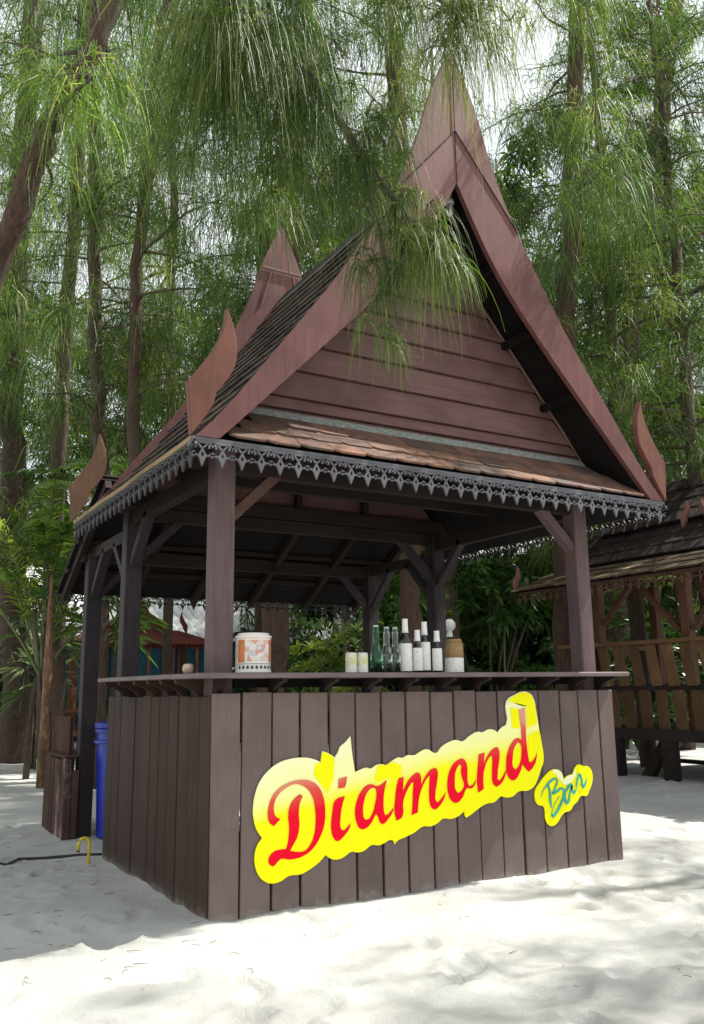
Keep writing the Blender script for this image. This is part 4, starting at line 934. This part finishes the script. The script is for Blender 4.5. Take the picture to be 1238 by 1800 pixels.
fretwork('fretwork_trim', 36, 4.35/36, lambda u, v, w: (6.24+w, .4+u, 2.355+v), wood('reddish_fretwork', (.10, .045, .035), (.16, .08, .06), .7, 'y'), pv, H_=.15)
M_pfin = wood('pavilion_finial', (.16, .07, .06), (.24, .12, .10), .6, 'z', vary=.1)
def pfin(o, s, sc):
    MB().prism([((p[0]-1.66)*sc, (p[1]-2.36)*sc) for p in FPs], lambda u, z, w: (o[0]+w, o[1]+s*u, o[2]+z), .05).build('horn_finial', M_pfin, pv)
pfin((6.24, .5, 2.4), -1, .5); pfin((6.24, 4.78, 2.4), 1, .45); pfin((7.1, 2.62, 3.0), 1, .46); pfin((7.1, 2.28, 3.0), -1, .46)

# ------------------------------------------------------------------ BACKGROUND BUILDINGS
M_bteal = plain('teal_wall_paint', (.035, .17, .25), .6, var=.25, scale=2); M_bnavy = plain('navy_wall_paint', (.012, .02, .07), .6, var=.3, scale=3)
M_roofw = plain('white_metal_roof', (.62, .63, .62), .5, var=.1, scale=2)
bd = empty('shed', 'long teal shed with a white corrugated roof behind the trees', 'shed', (5, 17, 0))
for k in range(14):
    x0 = -1.5+k*.92; MB().box((x0+.006, 16.0, .62), (x0+.914, 16.05, 2.22)).build('wall_panel', M_bteal, bd)
MB().box((-1.5, 16.0, -.1), (11.4, 16.06, .60)).build('wall_base', M_bnavy, bd)
MB().box((-1.5, 16.06, -.1), (11.4, 20, 2.2)).build('wall', M_bteal, bd)
V = []; F = []; nw = 230
for i in range(nw+1):
    x = -1.8+13.5*i/nw; zz = .045*math.sin(i*PI/2.0)
    V += [(x, 15.6, 2.28+zz), (x+.0, 19.5, 4.35+zz)]
for i in range(nw): F.append((2*i, 2*i+2, 2*i+3, 2*i+1))
o = MB().add(V, F).build('corrugated_roof', M_roofw, bd); o.modifiers.new('s', 'SOLIDIFY').thickness = .02
for k in range(7): MB().box((.2+k*1.7, 15.98, .3), (.35+k*1.7, 15.998, 2.2)).build('wall_post', M_bnavy, bd)
# small red garden shelter
M_rr = wood('red_roof_paint', (.11, .024, .018), (.17, .040, .030), .6, 'x', vary=.15); M_rp = wood('shelter_post', (.16, .07, .04), (.24, .11, .06), .6, 'z', vary=.2)
rs = empty('garden_shelter', 'small red roofed Thai shelter seen through the hut posts on the left', 'shelter', (3.2, 12, 0))
def pyr(x0, x1, y0, y1, z0, x2, x3, y2, y3, z1, name, mat, parent):
    MB().add([(x0, y0, z0), (x1, y0, z0), (x1, y1, z0), (x0, y1, z0), (x2, y2, z1), (x3, y2, z1), (x3, y3, z1), (x2, y3, z1)], [(0, 3, 2, 1), (4, 5, 6, 7), (0, 1, 5, 4), (1, 2, 6, 5), (2, 3, 7, 6), (3, 0, 4, 7)]).build(name, mat, parent)
pyr(1.75, 4.75, 11.6, 13.6, 1.98, 2.5, 4.0, 12.1, 13.1, 2.26, 'skirt_roof', M_rr, rs); pyr(2.6, 3.9, 12.1, 13.1, 2.262, 3.05, 3.45, 12.2, 13.0, 2.6, 'roof', M_rr, rs); pyr(3.05, 3.45, 12.2, 13.0, 2.602, 3.22, 3.28, 12.3, 12.9, 3.0, 'roof', M_rr, rs)
for k in range(7): MB().box((1.85+k*.47, 11.62, .8), (1.90+k*.47, 11.67, 1.9)).build('rail_post', M_rp, rs)
for x, y in ((1.95, 11.75), (4.55, 11.75), (1.95, 13.4), (4.55, 13.4)): MB().box((x-.07, y-.07, -.1), (x+.07, y+.07, 1.98)).build('post', M_rp, rs)
MB().box((1.8, 11.6, .75), (4.7, 11.7, .82)).build('rail', M_rp, rs); MB().box((1.8, 11.5, .35), (4.7, 13.5, .45)).build('platform', M_rp, rs)
fretwork('fretwork_trim', 26, 3.0/26, lambda u, v, w: (1.75+u, 11.58+w, 1.98+v), M_rr, rs, H_=.12)
for s, x in ((-1, 2.35), (1, 4.15)):
    MB().prism([((p[0]-1.66)*.6, (p[1]-2.36)*.6) for p in FPs], lambda u, z, w, s=s, x=x: (x+s*u, 12.1+w, 2.2+z), .04).build('horn_finial', M_rr, rs)
# dark thatched hut glimpsed through the bar, right
M_th = wood('dark_thatch', (.030, .028, .024), (.060, .055, .046), .95, 'z', vary=.1, bmp=1.0)
th = empty('thatched_hut', 'dark grey thatched garden hut behind the bar right of the jar', 'hut', (11.2, 13, 0))
c1 = aty(800, 1130, 13); c2 = aty(912, 1130, 13); cm = aty(850, 1080, 13)
pyr(c1[0], c2[0], 12.6, 14.4, c1[2], cm[0]-.25, cm[0]+.25, 13.2, 13.8, cm[2]+.12, 'roof', M_th, th)
for x in np.linspace(c1[0]+.15, c2[0]-.15, 4): MB().box((x-.05, 12.75, -.1), (x+.05, 12.85, c1[2])).build('post', M_th, th)
for x in np.linspace(c1[0]+.15, c2[0]-.15, 4): MB().box((x-.05, 14.2, -.1), (x+.05, 14.3, c1[2])).build('post', M_th, th)
MB().box((c1[0]+.1, 12.7, .9), (c2[0]-.1, 12.75, 1.0)).build('rail', M_rp, th)
c1 = aty(845, 1150, 15); c2 = aty(1010, 1150, 15); cm = aty(925, 1075, 15)
t2 = empty('thatched_roof', 'broad dark grey thatched roof behind the fern near the right post', 'hut', (cm[0], 15.5, 0))
pyr(c1[0], c2[0], 14.8, 17.5, c1[2], cm[0]-.8, cm[0]+.6, 15.8, 16.6, cm[2], 'roof', M_th, t2)
for x in (c1[0]+.3, c2[0]-.3):
    for y in (15, 17.2): MB().box((x-.08, y-.08, -.1), (x+.08, y+.08, c1[2])).build('post', M_th, t2)
MB().box((c1[0]+.3, 15.1, 0), (c2[0]-.3, 15.2, c1[2]-.02)).build('wall', M_th, t2)
# globe lamp
gp = aty(790, 1099, 5.2); gl = empty('garden_lamp', 'white glass globe lamp on a post behind the counter', 'lamp', (gp[0], 5.2, 0))
prof_ = [(.085*math.sin(t), -.085*math.cos(t)) for t in np.linspace(.15, PI-.02, 12)]
MB().lathe(prof_, tuple(gp), 20).build('globe', M_white, gl, smooth=True)
MB().lathe([(.04, -.16), (.045, -.15), (.035, -.08), (.03, -.075)], tuple(gp), 16).build('collar', M_white, gl)
MB().tube([(gp[0], 5.2, -.1), (gp[0], 5.2, gp[2]-.155)], .03, 10).build('pole', M_pvd, gl)
# things hanging by the left trees
M_rag = plain('red_cloth', (.42, .06, .03), .8, var=.3, scale=5); M_rag2 = plain('orange_cloth', (.60, .22, .04), .8, var=.2)
rp = aty(98, 1245, 9.5); rg = empty('hanging_cloth', 'red and orange cloth hanging beyond the rear stand', 'cloth', (rp[0], 9.5, rp[2]))
for z0, z1, mt, nm in ((-.02, .25, M_rag, 'red_band'), (-.20, -.022, M_rag2, 'orange_band')):
    vs = []; fs = []
    for i in range(9):
        x = rp[0]-.06+.015*i
        for z in (z0, z1): vs.append((x, 9.5+.015*math.sin(i*1.7), rp[2]+z))
    for i in range(8): fs.append((2*i, 2*i+2, 2*i+3, 2*i+1))
    o = MB().add(vs, fs).build(nm, mt, rg); o.modifiers.new('s', 'SOLIDIFY').thickness = .004
MB().tube([(rp[0]-.25, 9.5, rp[2]+.26), (rp[0]+.45, 9.5, rp[2]+.27)], .008, 6).build('line', M_twig, rg)
MB().tube([(rp[0]-.25, 9.5, -.05), (rp[0]-.25, 9.5, rp[2]+.3)], .02, 6).build('stake', M_twig, rg); MB().tube([(rp[0]+.45, 9.5, -.05), (rp[0]+.45, 9.5, rp[2]+.3)], .02, 6).build('stake', M_twig, rg)

# ------------------------------------------------------------------ TREES with trunks one can point at
def pathtree(label, pts, depth, r0, r1, z0, z1, nbr, spr, reach, bark=None, needle=None, ddepth=0, base=None, hmax=None, **kw):
    P = [at(px, py, depth+ddepth*i) for i, (px, py) in enumerate(pts)]      # from low to high
    lo = P[0]; nxt = P[1]; 
    if base is None:
        d = (lo-nxt)/max(nxt[2]-lo[2], .01); b = lo+d*.35*lo[2]; b = np.array([b[0], b[1], -.1])
    else: b = np.array([*base[:2], -.1])
    path = [b]+P; top = path[-1]; dv = (path[-1]-path[-2]); dv = dv/np.linalg.norm(dv)
    hm = hmax or z1+.5
    if top[2] < hm: k = (hm-top[2])/max(dv[2], .5); path.append(top+dv*k*.9)
    rad = list(np.linspace(r0, r1, len(path)))
    e = empty('casuarina_tree', label, 'tree', (float(b[0]), float(b[1]), 0.0))
    casuarina([Vector(p) for p in path], rad, z0, z1, nbr, spr, reach, e, needle or M_needle, bark or M_bark, **kw)
    return e
pathtree('thick reddish casuarina trunk leaning right across the upper left corner', [(-60, 640), (0, 470), (50, 300), (105, 190), (165, 90), (205, -60)], 6.4, .105, .07, 4.9, 7.8, 14, 9, 1.3, bark=M_barkr, base=at(-230, 1300, 6.0), Ls=.40, nst=20, w=.008)
pathtree('slender dark casuarina trunk second from the left edge', [(180, 900), (170, 640), (165, 400), (168, 160), (170, -60)], 10.5, .095, .06, 4.4, 10, 30, 14, 1.7, nst=18)
pathtree('thin casuarina trunk leaning right, left of the roof horns', [(234, 900), (235, 640), (245, 430), (262, 260), (285, 60), (300, -60)], 10.0, .08, .05, 4.2, 10, 28, 14, 1.7, bark=M_barkr, nst=18)
pathtree('casuarina rising directly behind the hut roof beside the rear spire', [(480, 1200), (492, 900), (508, 420), (515, 250), (530, 0), (535, -80)], 9.9, .17, .095, 4.6, 10, 40, 16, 1.8, bark=M_barkr, base=at(476, 1300, 9.8), nst=20)
pathtree('casuarina behind the right roof slope with a straight reddish trunk', [(993, 1100), (992, 800), (996, 560), (1005, 320), (1012, 100), (1015, -60)], 12.0, .16, .10, 3.8, 12, 44, 18, 2.2, bark=M_barkr, base=at(993, 1330, 12), nst=20)
pathtree('casuarina with a crooked forked trunk in the upper right corner', [(1085, 860), (1100, 640), (1120, 480), (1150, 330), (1162, 180), (1190, -40)], 15.5, .19, .13, 4.6, 15, 36, 16, 2.6, base=at(1085, 1290, 15.5), nst=20)
pathtree('massive dark trunk standing on the sand at the far left', [(28, 1200), (22, 900), (20, 700), (30, 400), (60, 0)], 14.0, .24, .13, 5.2, 13, 28, 15, 2.0, base=at(29, 1345, 14), nst=20)
pathtree('dark casuarina trunk just right of the massive far left one', [(100, 1200), (98, 950), (110, 700), (130, 400), (150, 0)], 12.5, .13, .08, 5.0, 12, 26, 14, 1.9, base=at(100, 1320, 12.5), nst=20)
pathtree('brown trunk behind the bottles between the two inner posts', [(722, 1100), (720, 900), (715, 600), (700, 200), (690, -50)], 11.0, .15, .09, 4.5, 11, 40, 16, 2.0, bark=M_barkr, base=at(722, 1320, 11), nst=20)
pathtree('narrow distant casuarina trunk above the left roof horn', [(300, 860), (300, 600), (302, 430), (305, 200), (306, -50)], 15.0, .09, .06, 4, 14, 40, 18, 2.2, nst=20)

# near tree whose boughs hang in front of the gable (its trunk stands left of the picture)
nt_ = empty('casuarina_tree', 'near casuarina whose long drooping boughs hang before the gable', 'tree', (-3.7, .4, 0))
mb = MB(); tp = [(-3.7, .4, -.1), (-3.6, .35, 2.0), (-3.35, .3, 4.0), (-3.1, .3, 6.0), (-3.0, .3, 8.5)]; mb.tube(catmull(tp, 4), [.17-.006*i for i in range(17)], 12); mb.build('trunk', M_barkr, nt_, smooth=True)
def bough(pts, r0, sprays, name='bough'):
    """pts: (px,py,depth). sprays: list of (t, n, L, spread, width, tint, out)"""
    P = catmull([at(*p) if len(p) == 3 and not isinstance(p, np.ndarray) else p for p in pts], 6); n = len(P)
    MB().tube(P, [r0*(1-.8*i/n)+.003 for i in range(n)], 6).build(name, M_twig, nt_, smooth=True); return np.array(P)
SPR = []; TWG = MB()
def fountain(c, n, L, spread, w=.0042, tint=.5, g=1.0, up=.35, seg=6):
    """one drooping tuft of needles springing from a twig tip"""
    c = np.array(c, float); k = max(3, n//26)
    tips = c+rng.normal(size=(k, 3))*spread*np.array([1, 1, .7])
    for q in tips: TWG.tube([c+np.array([0, 0, .04]), (c+q)/2+np.array([0, 0, .05]), q], [.005, .004, .0025], 4, cap=False)
    R = tips[rng.integers(k, size=n)]+rng.normal(0, .012, (n, 3))
    D = unit(rng.normal(size=(n, 3))*np.array([1, 1, .5])+np.array([0, 0, up]))
    T = np.clip(tint+rng.normal(0, .17, n), 0, .96); T[rng.random(n) < .04] = 1.0
    V, Q, Tn = strands(R, D*rng.uniform(.35, 1.0, (n, 1)), rng.uniform(.55, 1.15, n)*L, rng.uniform(.7, 1.3, n)*w, seg, g, jit=.006, tint=T)
    SPR.append((V, Q, Tn))
# main boughs
B1 = bough([np.array([-3.1, .3, 5.6]), (180, -420, 4.2), (330, -120, 3.9), (480, 60, 3.8), (590, 200, 3.8), (675, 325, 3.75), (745, 420, 3.7)], .030, None)
B2 = bough([(330, -120, 3.9), (370, -30, 3.5), (410, 30, 3.4), (450, 110, 3.4)], .014, None)
B3 = bough([(180, -420, 4.2), (480, -230, 4.0), (640, -90, 3.9), (760, -10, 3.8), (830, 50, 3.8)], .020, None)
B4 = bough([(590, 200, 3.8), (640, 300, 3.75), (665, 400, 3.65), (690, 520, 3.6), (700, 570, 3.6)], .010, None)
B5 = bough([(180, -420, 4.2), (120, -200, 4.3), (80, -60, 4.3), (50, 40, 4.3)], .014, None)
B6 = bough([(480, 60, 3.8), (440, 130, 3.8), (400, 180, 3.8), (360, 230, 3.8)], .010, None)
def along(Bp, t): i = min(int(t*(len(Bp)-1)), len(Bp)-2); f = t*(len(Bp)-1)-i; return Bp[i]*(1-f)+Bp[i+1]*f
R_ = random.Random(5)
def dress(Bp, t0, t1, k, n, L, spread, off=.10, w=.0042, tint=.5, **kw):
    for i in range(k):
        t = t0+(t1-t0)*(i+R_.random())/k; c = along(Bp, t)+np.array([R_.gauss(0, off), R_.gauss(0, off), R_.gauss(0, off*.6)])
        fountain(c, int(n*R_.uniform(.7, 1.3)), L*R_.uniform(.8, 1.15), spread, w, tint+R_.gauss(0, .12), **kw)
dress(B2, .1, 1.0, 9, 150, .52, .07, .09, tint=.62)
dress(B6, .1, 1.0, 7, 130, .50, .08, .12, tint=.40)
dress(B1, .35, .62, 12, 130, .42, .08, .14, tint=.40)
dress(B1, .62, .80, 8, 90, .28, .06, .12, tint=.42)
dress(B1, .86, 1.0, 5, 90, .30, .05, .05, tint=.62)
dress(B3, .35, .85, 7, 100, .38, .09, .13, tint=.42)
dress(B3, .78, 1.0, 8, 80, .55, .06, .09, tint=.93)
dress(B4, .15, .85, 7, 70, .24, .05, .06, tint=.45)
dress(B5, .4, 1.0, 4, 80, .34, .08, .12, tint=.45)
# single tufts placed where the photograph shows them
for (px, py, d, n, L, sp, tn) in ((775, 425, 3.55, 150, .32, .040, .66), (740, 430, 3.55, 110, .34, .05, .62), (800, 460, 3.55, 90, .26, .03, .70), (705, 425, 3.6, 90, .34, .05, .5), (690, 590, 3.5, 90, .20, .03, .60), (675, 470, 3.6, 90, .28, .04, .42),
                                  (640, 250, 3.7, 80, .28, .07, .40), (600, 300, 3.7, 90, .34, .08, .38), (640, 380, 3.65, 80, .22, .05, .42), (560, 330, 3.75, 100, .30, .08, .30), (690, 250, 3.7, 50, .20, .05, .42), (580, 120, 3.8, 80, .38, .08, .45),
                                  (360, 40, 3.4, 110, .5, .05, .80), (400, 60, 3.4, 90, .5, .05, .9), (440, 150, 3.5, 100, .5, .06, .5), (500, 160, 3.6, 100, .45, .07, .42), (390, 260, 3.8, 90, .40, .08, .35), (480, 290, 3.8, 90, .42, .08, .32),
                                  (790, 60, 3.8, 70, .50, .05, .97), (810, 30, 3.8, 60, .60, .05, 1.0), (700, 30, 3.8, 80, .40, .07, .85), (1040, 330, 6.0, 170, .62, .16, .50), (1110, 340, 6.0, 150, .55, .16, .45)):
    fountain(at(px, py, d), n, L, sp, tint=tn)
B7 = bough([(760, -300, 5.0), (980, -160, 6.0), (1040, 60, 6.0), (1050, 240, 6.0), (1075, 300, 6.0), (1120, 335, 6.0)], .005, None)
dress(B7, .25, 1.0, 10, 80, .45, .09, .15, tint=.55)
tag(TWG.build('twigs', M_twig, nt_), kind='stuff')
V, Q, T = join(SPR); fast_mesh('crown', V, Q, M_needle, T, nt_)

for (x, y, lb) in ((6.0, -3.4, 'unseen casuarina added right of the picture to dapple the sand before the bar'), (8.6, -2.0, 'farther unseen casuarina added beside the open pavilion to dapple the sand'), (-5.4, -1.2, 'unseen casuarina added left of the picture to shade the side of the bar'), (-4.7, 2.6, 'unseen casuarina added for shade near the rear of the hut')):  # unseen trees added to break up the sunlight and darken left faces
    e = empty('casuarina_tree', lb, 'tree', (x, y, 0))
    casuarina([Vector((x, y, -.1)), Vector((x+.1, y, 4)), Vector((x+.15, y+.1, 7.5)), Vector((x+.2, y+.1, 11))], [.16, .13, .09, .03], 4.0, 10.5, 25, 12, 2.5, e, M_needle, M_bark, Ls=.42, nst=17, w=.010)
# ------------------------------------------------------------------ woods behind: shared trees, each its own thing
protos = []
for k in range(4):
    H_ = 13+random.uniform(-1, 1.5); e = empty('casuarina_tree', '', 'tree', (0, 0, 0), 'casuarinas standing in the wood behind')
    lean = random.uniform(-.5, .5)
    casuarina([Vector((0, 0, -.1)), Vector((lean*.3, .1, H_*.35)), Vector((lean, 0, H_*.7)), Vector((lean*1.5, .1, H_+.6))], [.12, .10, .07, .03], 3.6, H_, 66, 22, 2.6, e, M_needle_far, M_bark, Ls=.27, nst=17, w=.013, g=.55)
    protos.append(e)
wood_spots = [
 (-120, 12.5, 'far left edge of the wood, mostly cut off by the picture frame'), (215, 15.5, 'tree in the wood between the two thin left trunks'),
 (392, 20, 'tree in the wood between the left roof horn and the rear spire'), (450, 18, 'tree in the wood just left of the rear spire'),
 (612, 18, 'tree in the wood over the left roof slope'), (800, 16, 'tree in the wood straight behind the roof peak'),
 (905, 19, 'tree in the wood close behind the right roof slope'), (1130, 12, 'tree in the wood above the dark pavilion roof'), (1200, 15, 'tree in the wood by the right picture edge above the pavilion'), (1260, 11, 'nearest tree of the wood at the right picture edge'),
 (1330, 17, 'tree in the wood cut off by the right picture frame'), (520, 27, 'farthest tree in the wood behind the rear spire'), (-30, 22, 'farther tree at the left behind the massive trunk'), (760, 27, 'farthest tree in the wood behind the roof peak'), (1010, 27, 'farthest tree behind the straight reddish trunk')]
for i, (px, dp, lab) in enumerate(wood_spots):
    b = ground(px, dp); src = protos[i % 4]
    if i < 4: o = src
    else:
        o = src.copy(); COL.objects.link(o)
        for ch in list(src.children):
            c = ch.copy(); COL.objects.link(c); c.parent = o
            for g2 in list(ch.children):
                c2 = g2.copy(); COL.objects.link(c2); c2.parent = c
    o.location = (b[0], b[1], 0); o.rotation_euler = (0, 0, random.uniform(0, 2*PI)); sc = random.uniform(.9, 1.12); o.scale = (sc, sc, sc*random.uniform(.95, 1.1)); o['label'] = 'casuarina, '+lab

# far leafy mass closing the view
def far_mass(name, label, d0, d1, px0, px1, h0, h1, n, mat, L, w, tint0):
    px = rng.uniform(px0, px1, n); dp = rng.uniform(d0, d1, n); dp = np.where((px < 470) & (d1 > 30) & (d0 < 26), dp+7, dp); base = np.array([ground(a, b) for a, b in zip(px, dp)])
    hh = h0+(h1-h0)*(.5+.5*np.sin(px*.013+1.3)*np.cos(px*.031)); z = (.9 if h1 < 12 else 2.2)*0+rng.random(n)**.9*hh*np.where((px < 470) & (h1 > 12), .72, 1); base[:, 2] = z
    # clumps
    cl = rng.normal(0, .35, (n, 3)); C = base+cl
    V, Q, T = rosettes(C, rng.normal(size=(n, 3))+np.array([0, 0, .8]), 7, L, w, 1.0, tint0, .4)
    o = fast_mesh(name, V, Q, mat, T); tag(o, label, None, kind='stuff'); return o
far_mass('far_thicket', 'dense green thicket closing the view behind the casuarinas', 27, 36, -250, 1500, 3.5, 7.0, 8000, M_leafd, .75, .34, .55)

def clumped(name, label, nclump, per, d0, d1, z0, z1, mat, L, w, tint0, px0=-250, px1=1500):
    px = rng.uniform(px0, px1, nclump); dp = rng.uniform(d0, d1, nclump); dp = np.where(px < 470, np.maximum(dp, 25.5), dp)
    c = np.array([ground(a, b) for a, b in zip(px, dp)]); c[:, 2] = z0+(z1-z0)*rng.random(nclump)**1.25
    rad = rng.uniform(.5, 1.25, (nclump, 1)); C = np.repeat(c, per, 0)+unit(rng.normal(size=(nclump*per, 3)))*np.repeat(rad, per, 0)*rng.uniform(.2, 1, (nclump*per, 1))**.5*np.array([1.2, 1.2, .75])
    V, Q, T = rosettes(C, rng.normal(size=C.shape)+np.array([0, 0, .3]), 6, L, w, 1.0, tint0, .5)
    T = np.clip(T+np.repeat(np.repeat(rng.normal(0, .18, nclump), per), 42), 0, .95)
    o = fast_mesh(name, V, Q, mat, T); return tag(o, label, None, kind='stuff')
clumped('distant_foliage', 'clumped mass of casuarina foliage between and behind the farther trunks', 430, 58, 17, 27, 2.5, 13.5, M_needle_far, .40, .055, .38)
far_mass('undergrowth', 'leafy undergrowth between the trunks behind the hut', 18.5, 23, 430, 1450, .8, 2.6, 3600, M_leafd, .36, .15, .4)
far_mass('undergrowth', 'leafy undergrowth in front of the shed at the far left', 15, 19, -250, 60, .6, 2.6, 700, M_leafg, .30, .12, .4)

# ------------------------------------------------------------------ palms and shrubs
palm('palm', 'feathery palm with yellow green fronds at the left edge', ground(85, 11.0), 1.3, 15, 4.6, M_palm, lean=(-.1, 0), tint0=.72, el=(1.0, 1.45), leaf=.55)
palm('palm', 'darker palm behind with fronds reaching over the big trunk', ground(-40, 12.5), 2.2, 15, 4.8, M_palm, tint0=.45, el=(.8, 1.4), leaf=.55)
palm('palm', 'small palm with fronds low beside the rear roof horn', ground(215, 12.0), 3.2, 12, 2.6, M_palm, tint0=.30)
def gd(px, Y):
    p = aty(px, 1200, Y); return (p[0], p[1], 0.0)
shrub('shrub', 'dark broad leaved bush high at the left edge above the sand', 'shrub', ground(4, 15.2), (2.6, 1.6, 2.8), 90, 9, .34, .15, M_leafd, zc=3.3, trunk=.014)
shrub('shrub', 'sunlit yellow green small leaved bush left of the rear horn', 'shrub', ground(95, 10.5), (1.2, 1.3, 1.8), 80, 8, .09, .04, M_leafy, zc=2.6, trunk=.012, tint0=.3)
shrub('shrub', 'pale spiky leaved plant between the two left trunks', 'plant', ground(62, 13), (.8, .8, 1.3), 16, 14, .45, .05, M_leafp, zc=1.65, trunk=.012)
shrub('shrub', 'leafy bush behind the sapling under the shed roof', 'plant', ground(5, 15), (1.6, 1.2, 2.4), 60, 9, .25, .08, M_leafg, zc=1.5, trunk=.012)
shrub('pandanus', 'strap leaved plant on a short thick trunk behind the left posts', 'plant', gd(188, 6.5), (.5, .5, .7), 9, 16, .48, .045, M_leafg, zc=1.98, trunk=.07, stems=2, tint0=.45)
yl = ['variegated yellow green shrub left of the two cans', 'leafy shrub behind the tin and the trunk', 'pale leaved shrub between trunk and cans', 'tall yellow green shrub just left of the inner rear post']
for (px, Y, sz, m_, l_, w_, zc, lb, tn) in ((560, 6.5, (1.0, .9, 1.7), M_leafy, .26, .05, .95, yl[0], .45), (515, 7.5, (.9, .9, 2.2), M_leafd, .26, .06, 1.2, yl[1], .6), (600, 8.0, (1.2, 1.0, 2.2), M_leafp, .24, .045, 1.2, yl[2], .4), (632, 5.6, (.6, .6, 1.9), M_leafy, .16, .05, 1.15, yl[3], .5)):
    shrub('shrub', lb, 'shrub', gd(px, Y), sz, 55, 10, l_, w_, m_, zc=zc, tint0=tn)
shrub('small_tree', 'green long leaved small tree between the two inner posts', 'tree', gd(705, 6.4), (1.0, .9, 1.6), 60, 11, .34, .06, M_leafg, zc=2.15, trunk=.015, droop=.6, tint0=.35)
shrub('small_tree', 'light leaved small tree beside the inner post and brown trunk', 'tree', gd(750, 7.4), (.8, .8, 1.9), 50, 10, .20, .06, M_leafy, zc=1.9, trunk=.015, tint0=.35)
shrub('frangipani', 'large leaved dark frangipani with white blossom right of the inner post', 'tree', gd(862, 9.0), (2.2, 2.0, 1.5), 75, 12, .34, .10, M_leafd, zc=2.85, trunk=.03, stems=5, flowers=18, droop=.5, tint0=.55)
shrub('frangipani', 'second frangipani farther back above the thatched roof', 'tree', gd(935, 12), (2.4, 2.0, 2.2), 70, 12, .36, .11, M_leafd, zc=3.1, trunk=.05, stems=10, flowers=6, droop=.5, tint0=.45)
shrub('fern', 'bright green fern like plant right of the thatched hut', 'plant', gd(928, 9.0), (.75, .7, .9), 26, 12, .30, .05, M_leafg, zc=1.15, stems=5, droop=.8, tint0=.7)
shrub('fern', 'small bright green plant beside the dark right post', 'plant', gd(970, 8.6), (.45, .45, .8), 18, 12, .26, .05, M_leafg, zc=1.15, stems=4, droop=.8, tint0=.75)
shrub('shrub', 'yellowish bush above the dark pavilion ridge at right', 'shrub', ground(1190, 15), (3.2, 1.5, 3.0), 120, 9, .22, .06, M_leafy, zc=3.4, trunk=.015, tint0=.3)
shrub('shrub', 'dark shrub seen through the pavilion posts', 'shrub', ground(1120, 14), (3.0, 1.5, 2.4), 80, 9, .28, .08, M_leafd, zc=1.3, trunk=.015, tint0=.5)
# thin bamboo-like poles in the frangipani
pz = gd(890, 8.5); o = MB().tube([pz, (pz[0]-.02, pz[1], 1.5), (pz[0]+.03, pz[1], 2.45)], .018, 6).build('bare_stem', M_leafstem, None, smooth=True); tag(o, 'thin bare pale stem standing before the frangipani', 'stem')
# thin forked sapling and peeling trunk at left
sp_ = empty('sapling', 'thin bare forked sapling on the sand before the far left trunk', 'tree', tuple(ground(46, 11.5)))
a = at(47, 1338, 11.4); b = at(58, 1230, 11.4); c = at(66, 1188, 11.4); a[2] = -.05
MB().tube([a, b, c], [.045, .035, .03], 8).build('trunk', M_bark, sp_, smooth=True)
MB().tube([c, at(40, 1172, 11.4), at(0, 1152, 11.4), at(-60, 1120, 11.3)], [.03, .024, .018, .01], 7).build('limb', M_bark, sp_, smooth=True)
MB().tube([c, at(85, 1150, 11.4), at(105, 1120, 11.4), at(140, 1080, 11.4)], [.028, .022, .018, .01], 7).build('limb', M_bark, sp_, smooth=True)
V, Q, T = rosettes(np.array([at(66+R_.gauss(0, 40), 1130+R_.gauss(0, 35), 11.4) for _ in range(12)]), np.tile([0, 0, 1.], (12, 1)), 6, .18, .06, tint0=.4); fast_mesh('foliage', V, Q, M_leafd, T, sp_)
pe = empty('peeling_tree', 'slim tree with peeling orange and cream bark behind the stand', 'tree', tuple(ground(80, 10.2)))
a = at(76, 1345, 10.2); a[2] = -.05
MB().tube([a, at(80, 1270, 10.2), at(84, 1190, 10.2), at(88, 1090, 10.2), at(92, 1010, 10.2)], [.07, .06, .055, .035, .02], 9).build('trunk', M_peel, pe, smooth=True)
V, Q, T = rosettes(np.array([at(95+R_.gauss(0, 30), 990+R_.gauss(0, 40), 10.2) for _ in range(24)]), np.tile([0, 0, 1.], (24, 1)), 8, .16, .06, tint0=.4); fast_mesh('foliage', V, Q, M_leafg, T, pe)

# ------------------------------------------------------------------ litter on the sand
mb = MB(); lr = random.Random(8)
for k in range(260):
    x = lr.uniform(-2.6, 6.5); y = lr.uniform(-2.8, 4.5)
    if 0 < x < 2.86 and 0 < y < 3.5: continue
    if k < 150: x = lr.uniform(-1.6, -.05); y = lr.uniform(-.8, 3.2)
    L = lr.uniform(.015, .07); a = lr.uniform(0, 2*PI); z = ground_z(x, y)+.004; r = lr.uniform(.0008, .0018)
    mb.tube([(x, y, z), (x+L/2*math.cos(a), y+L/2*math.sin(a), z+.004), (x+L*math.cos(a+.3), y+L*math.sin(a+.3), z+.001)], [r, r, r*.5], 4)
tag(mb.build('needle_litter', M_litter, None), 'fallen twigs and needles scattered over the sand', None, kind='stuff')
print('tris', sum(len(p.vertices)-2 for m_ in bpy.data.meshes for p in m_.polygons) if False else '', len(bpy.data.objects))
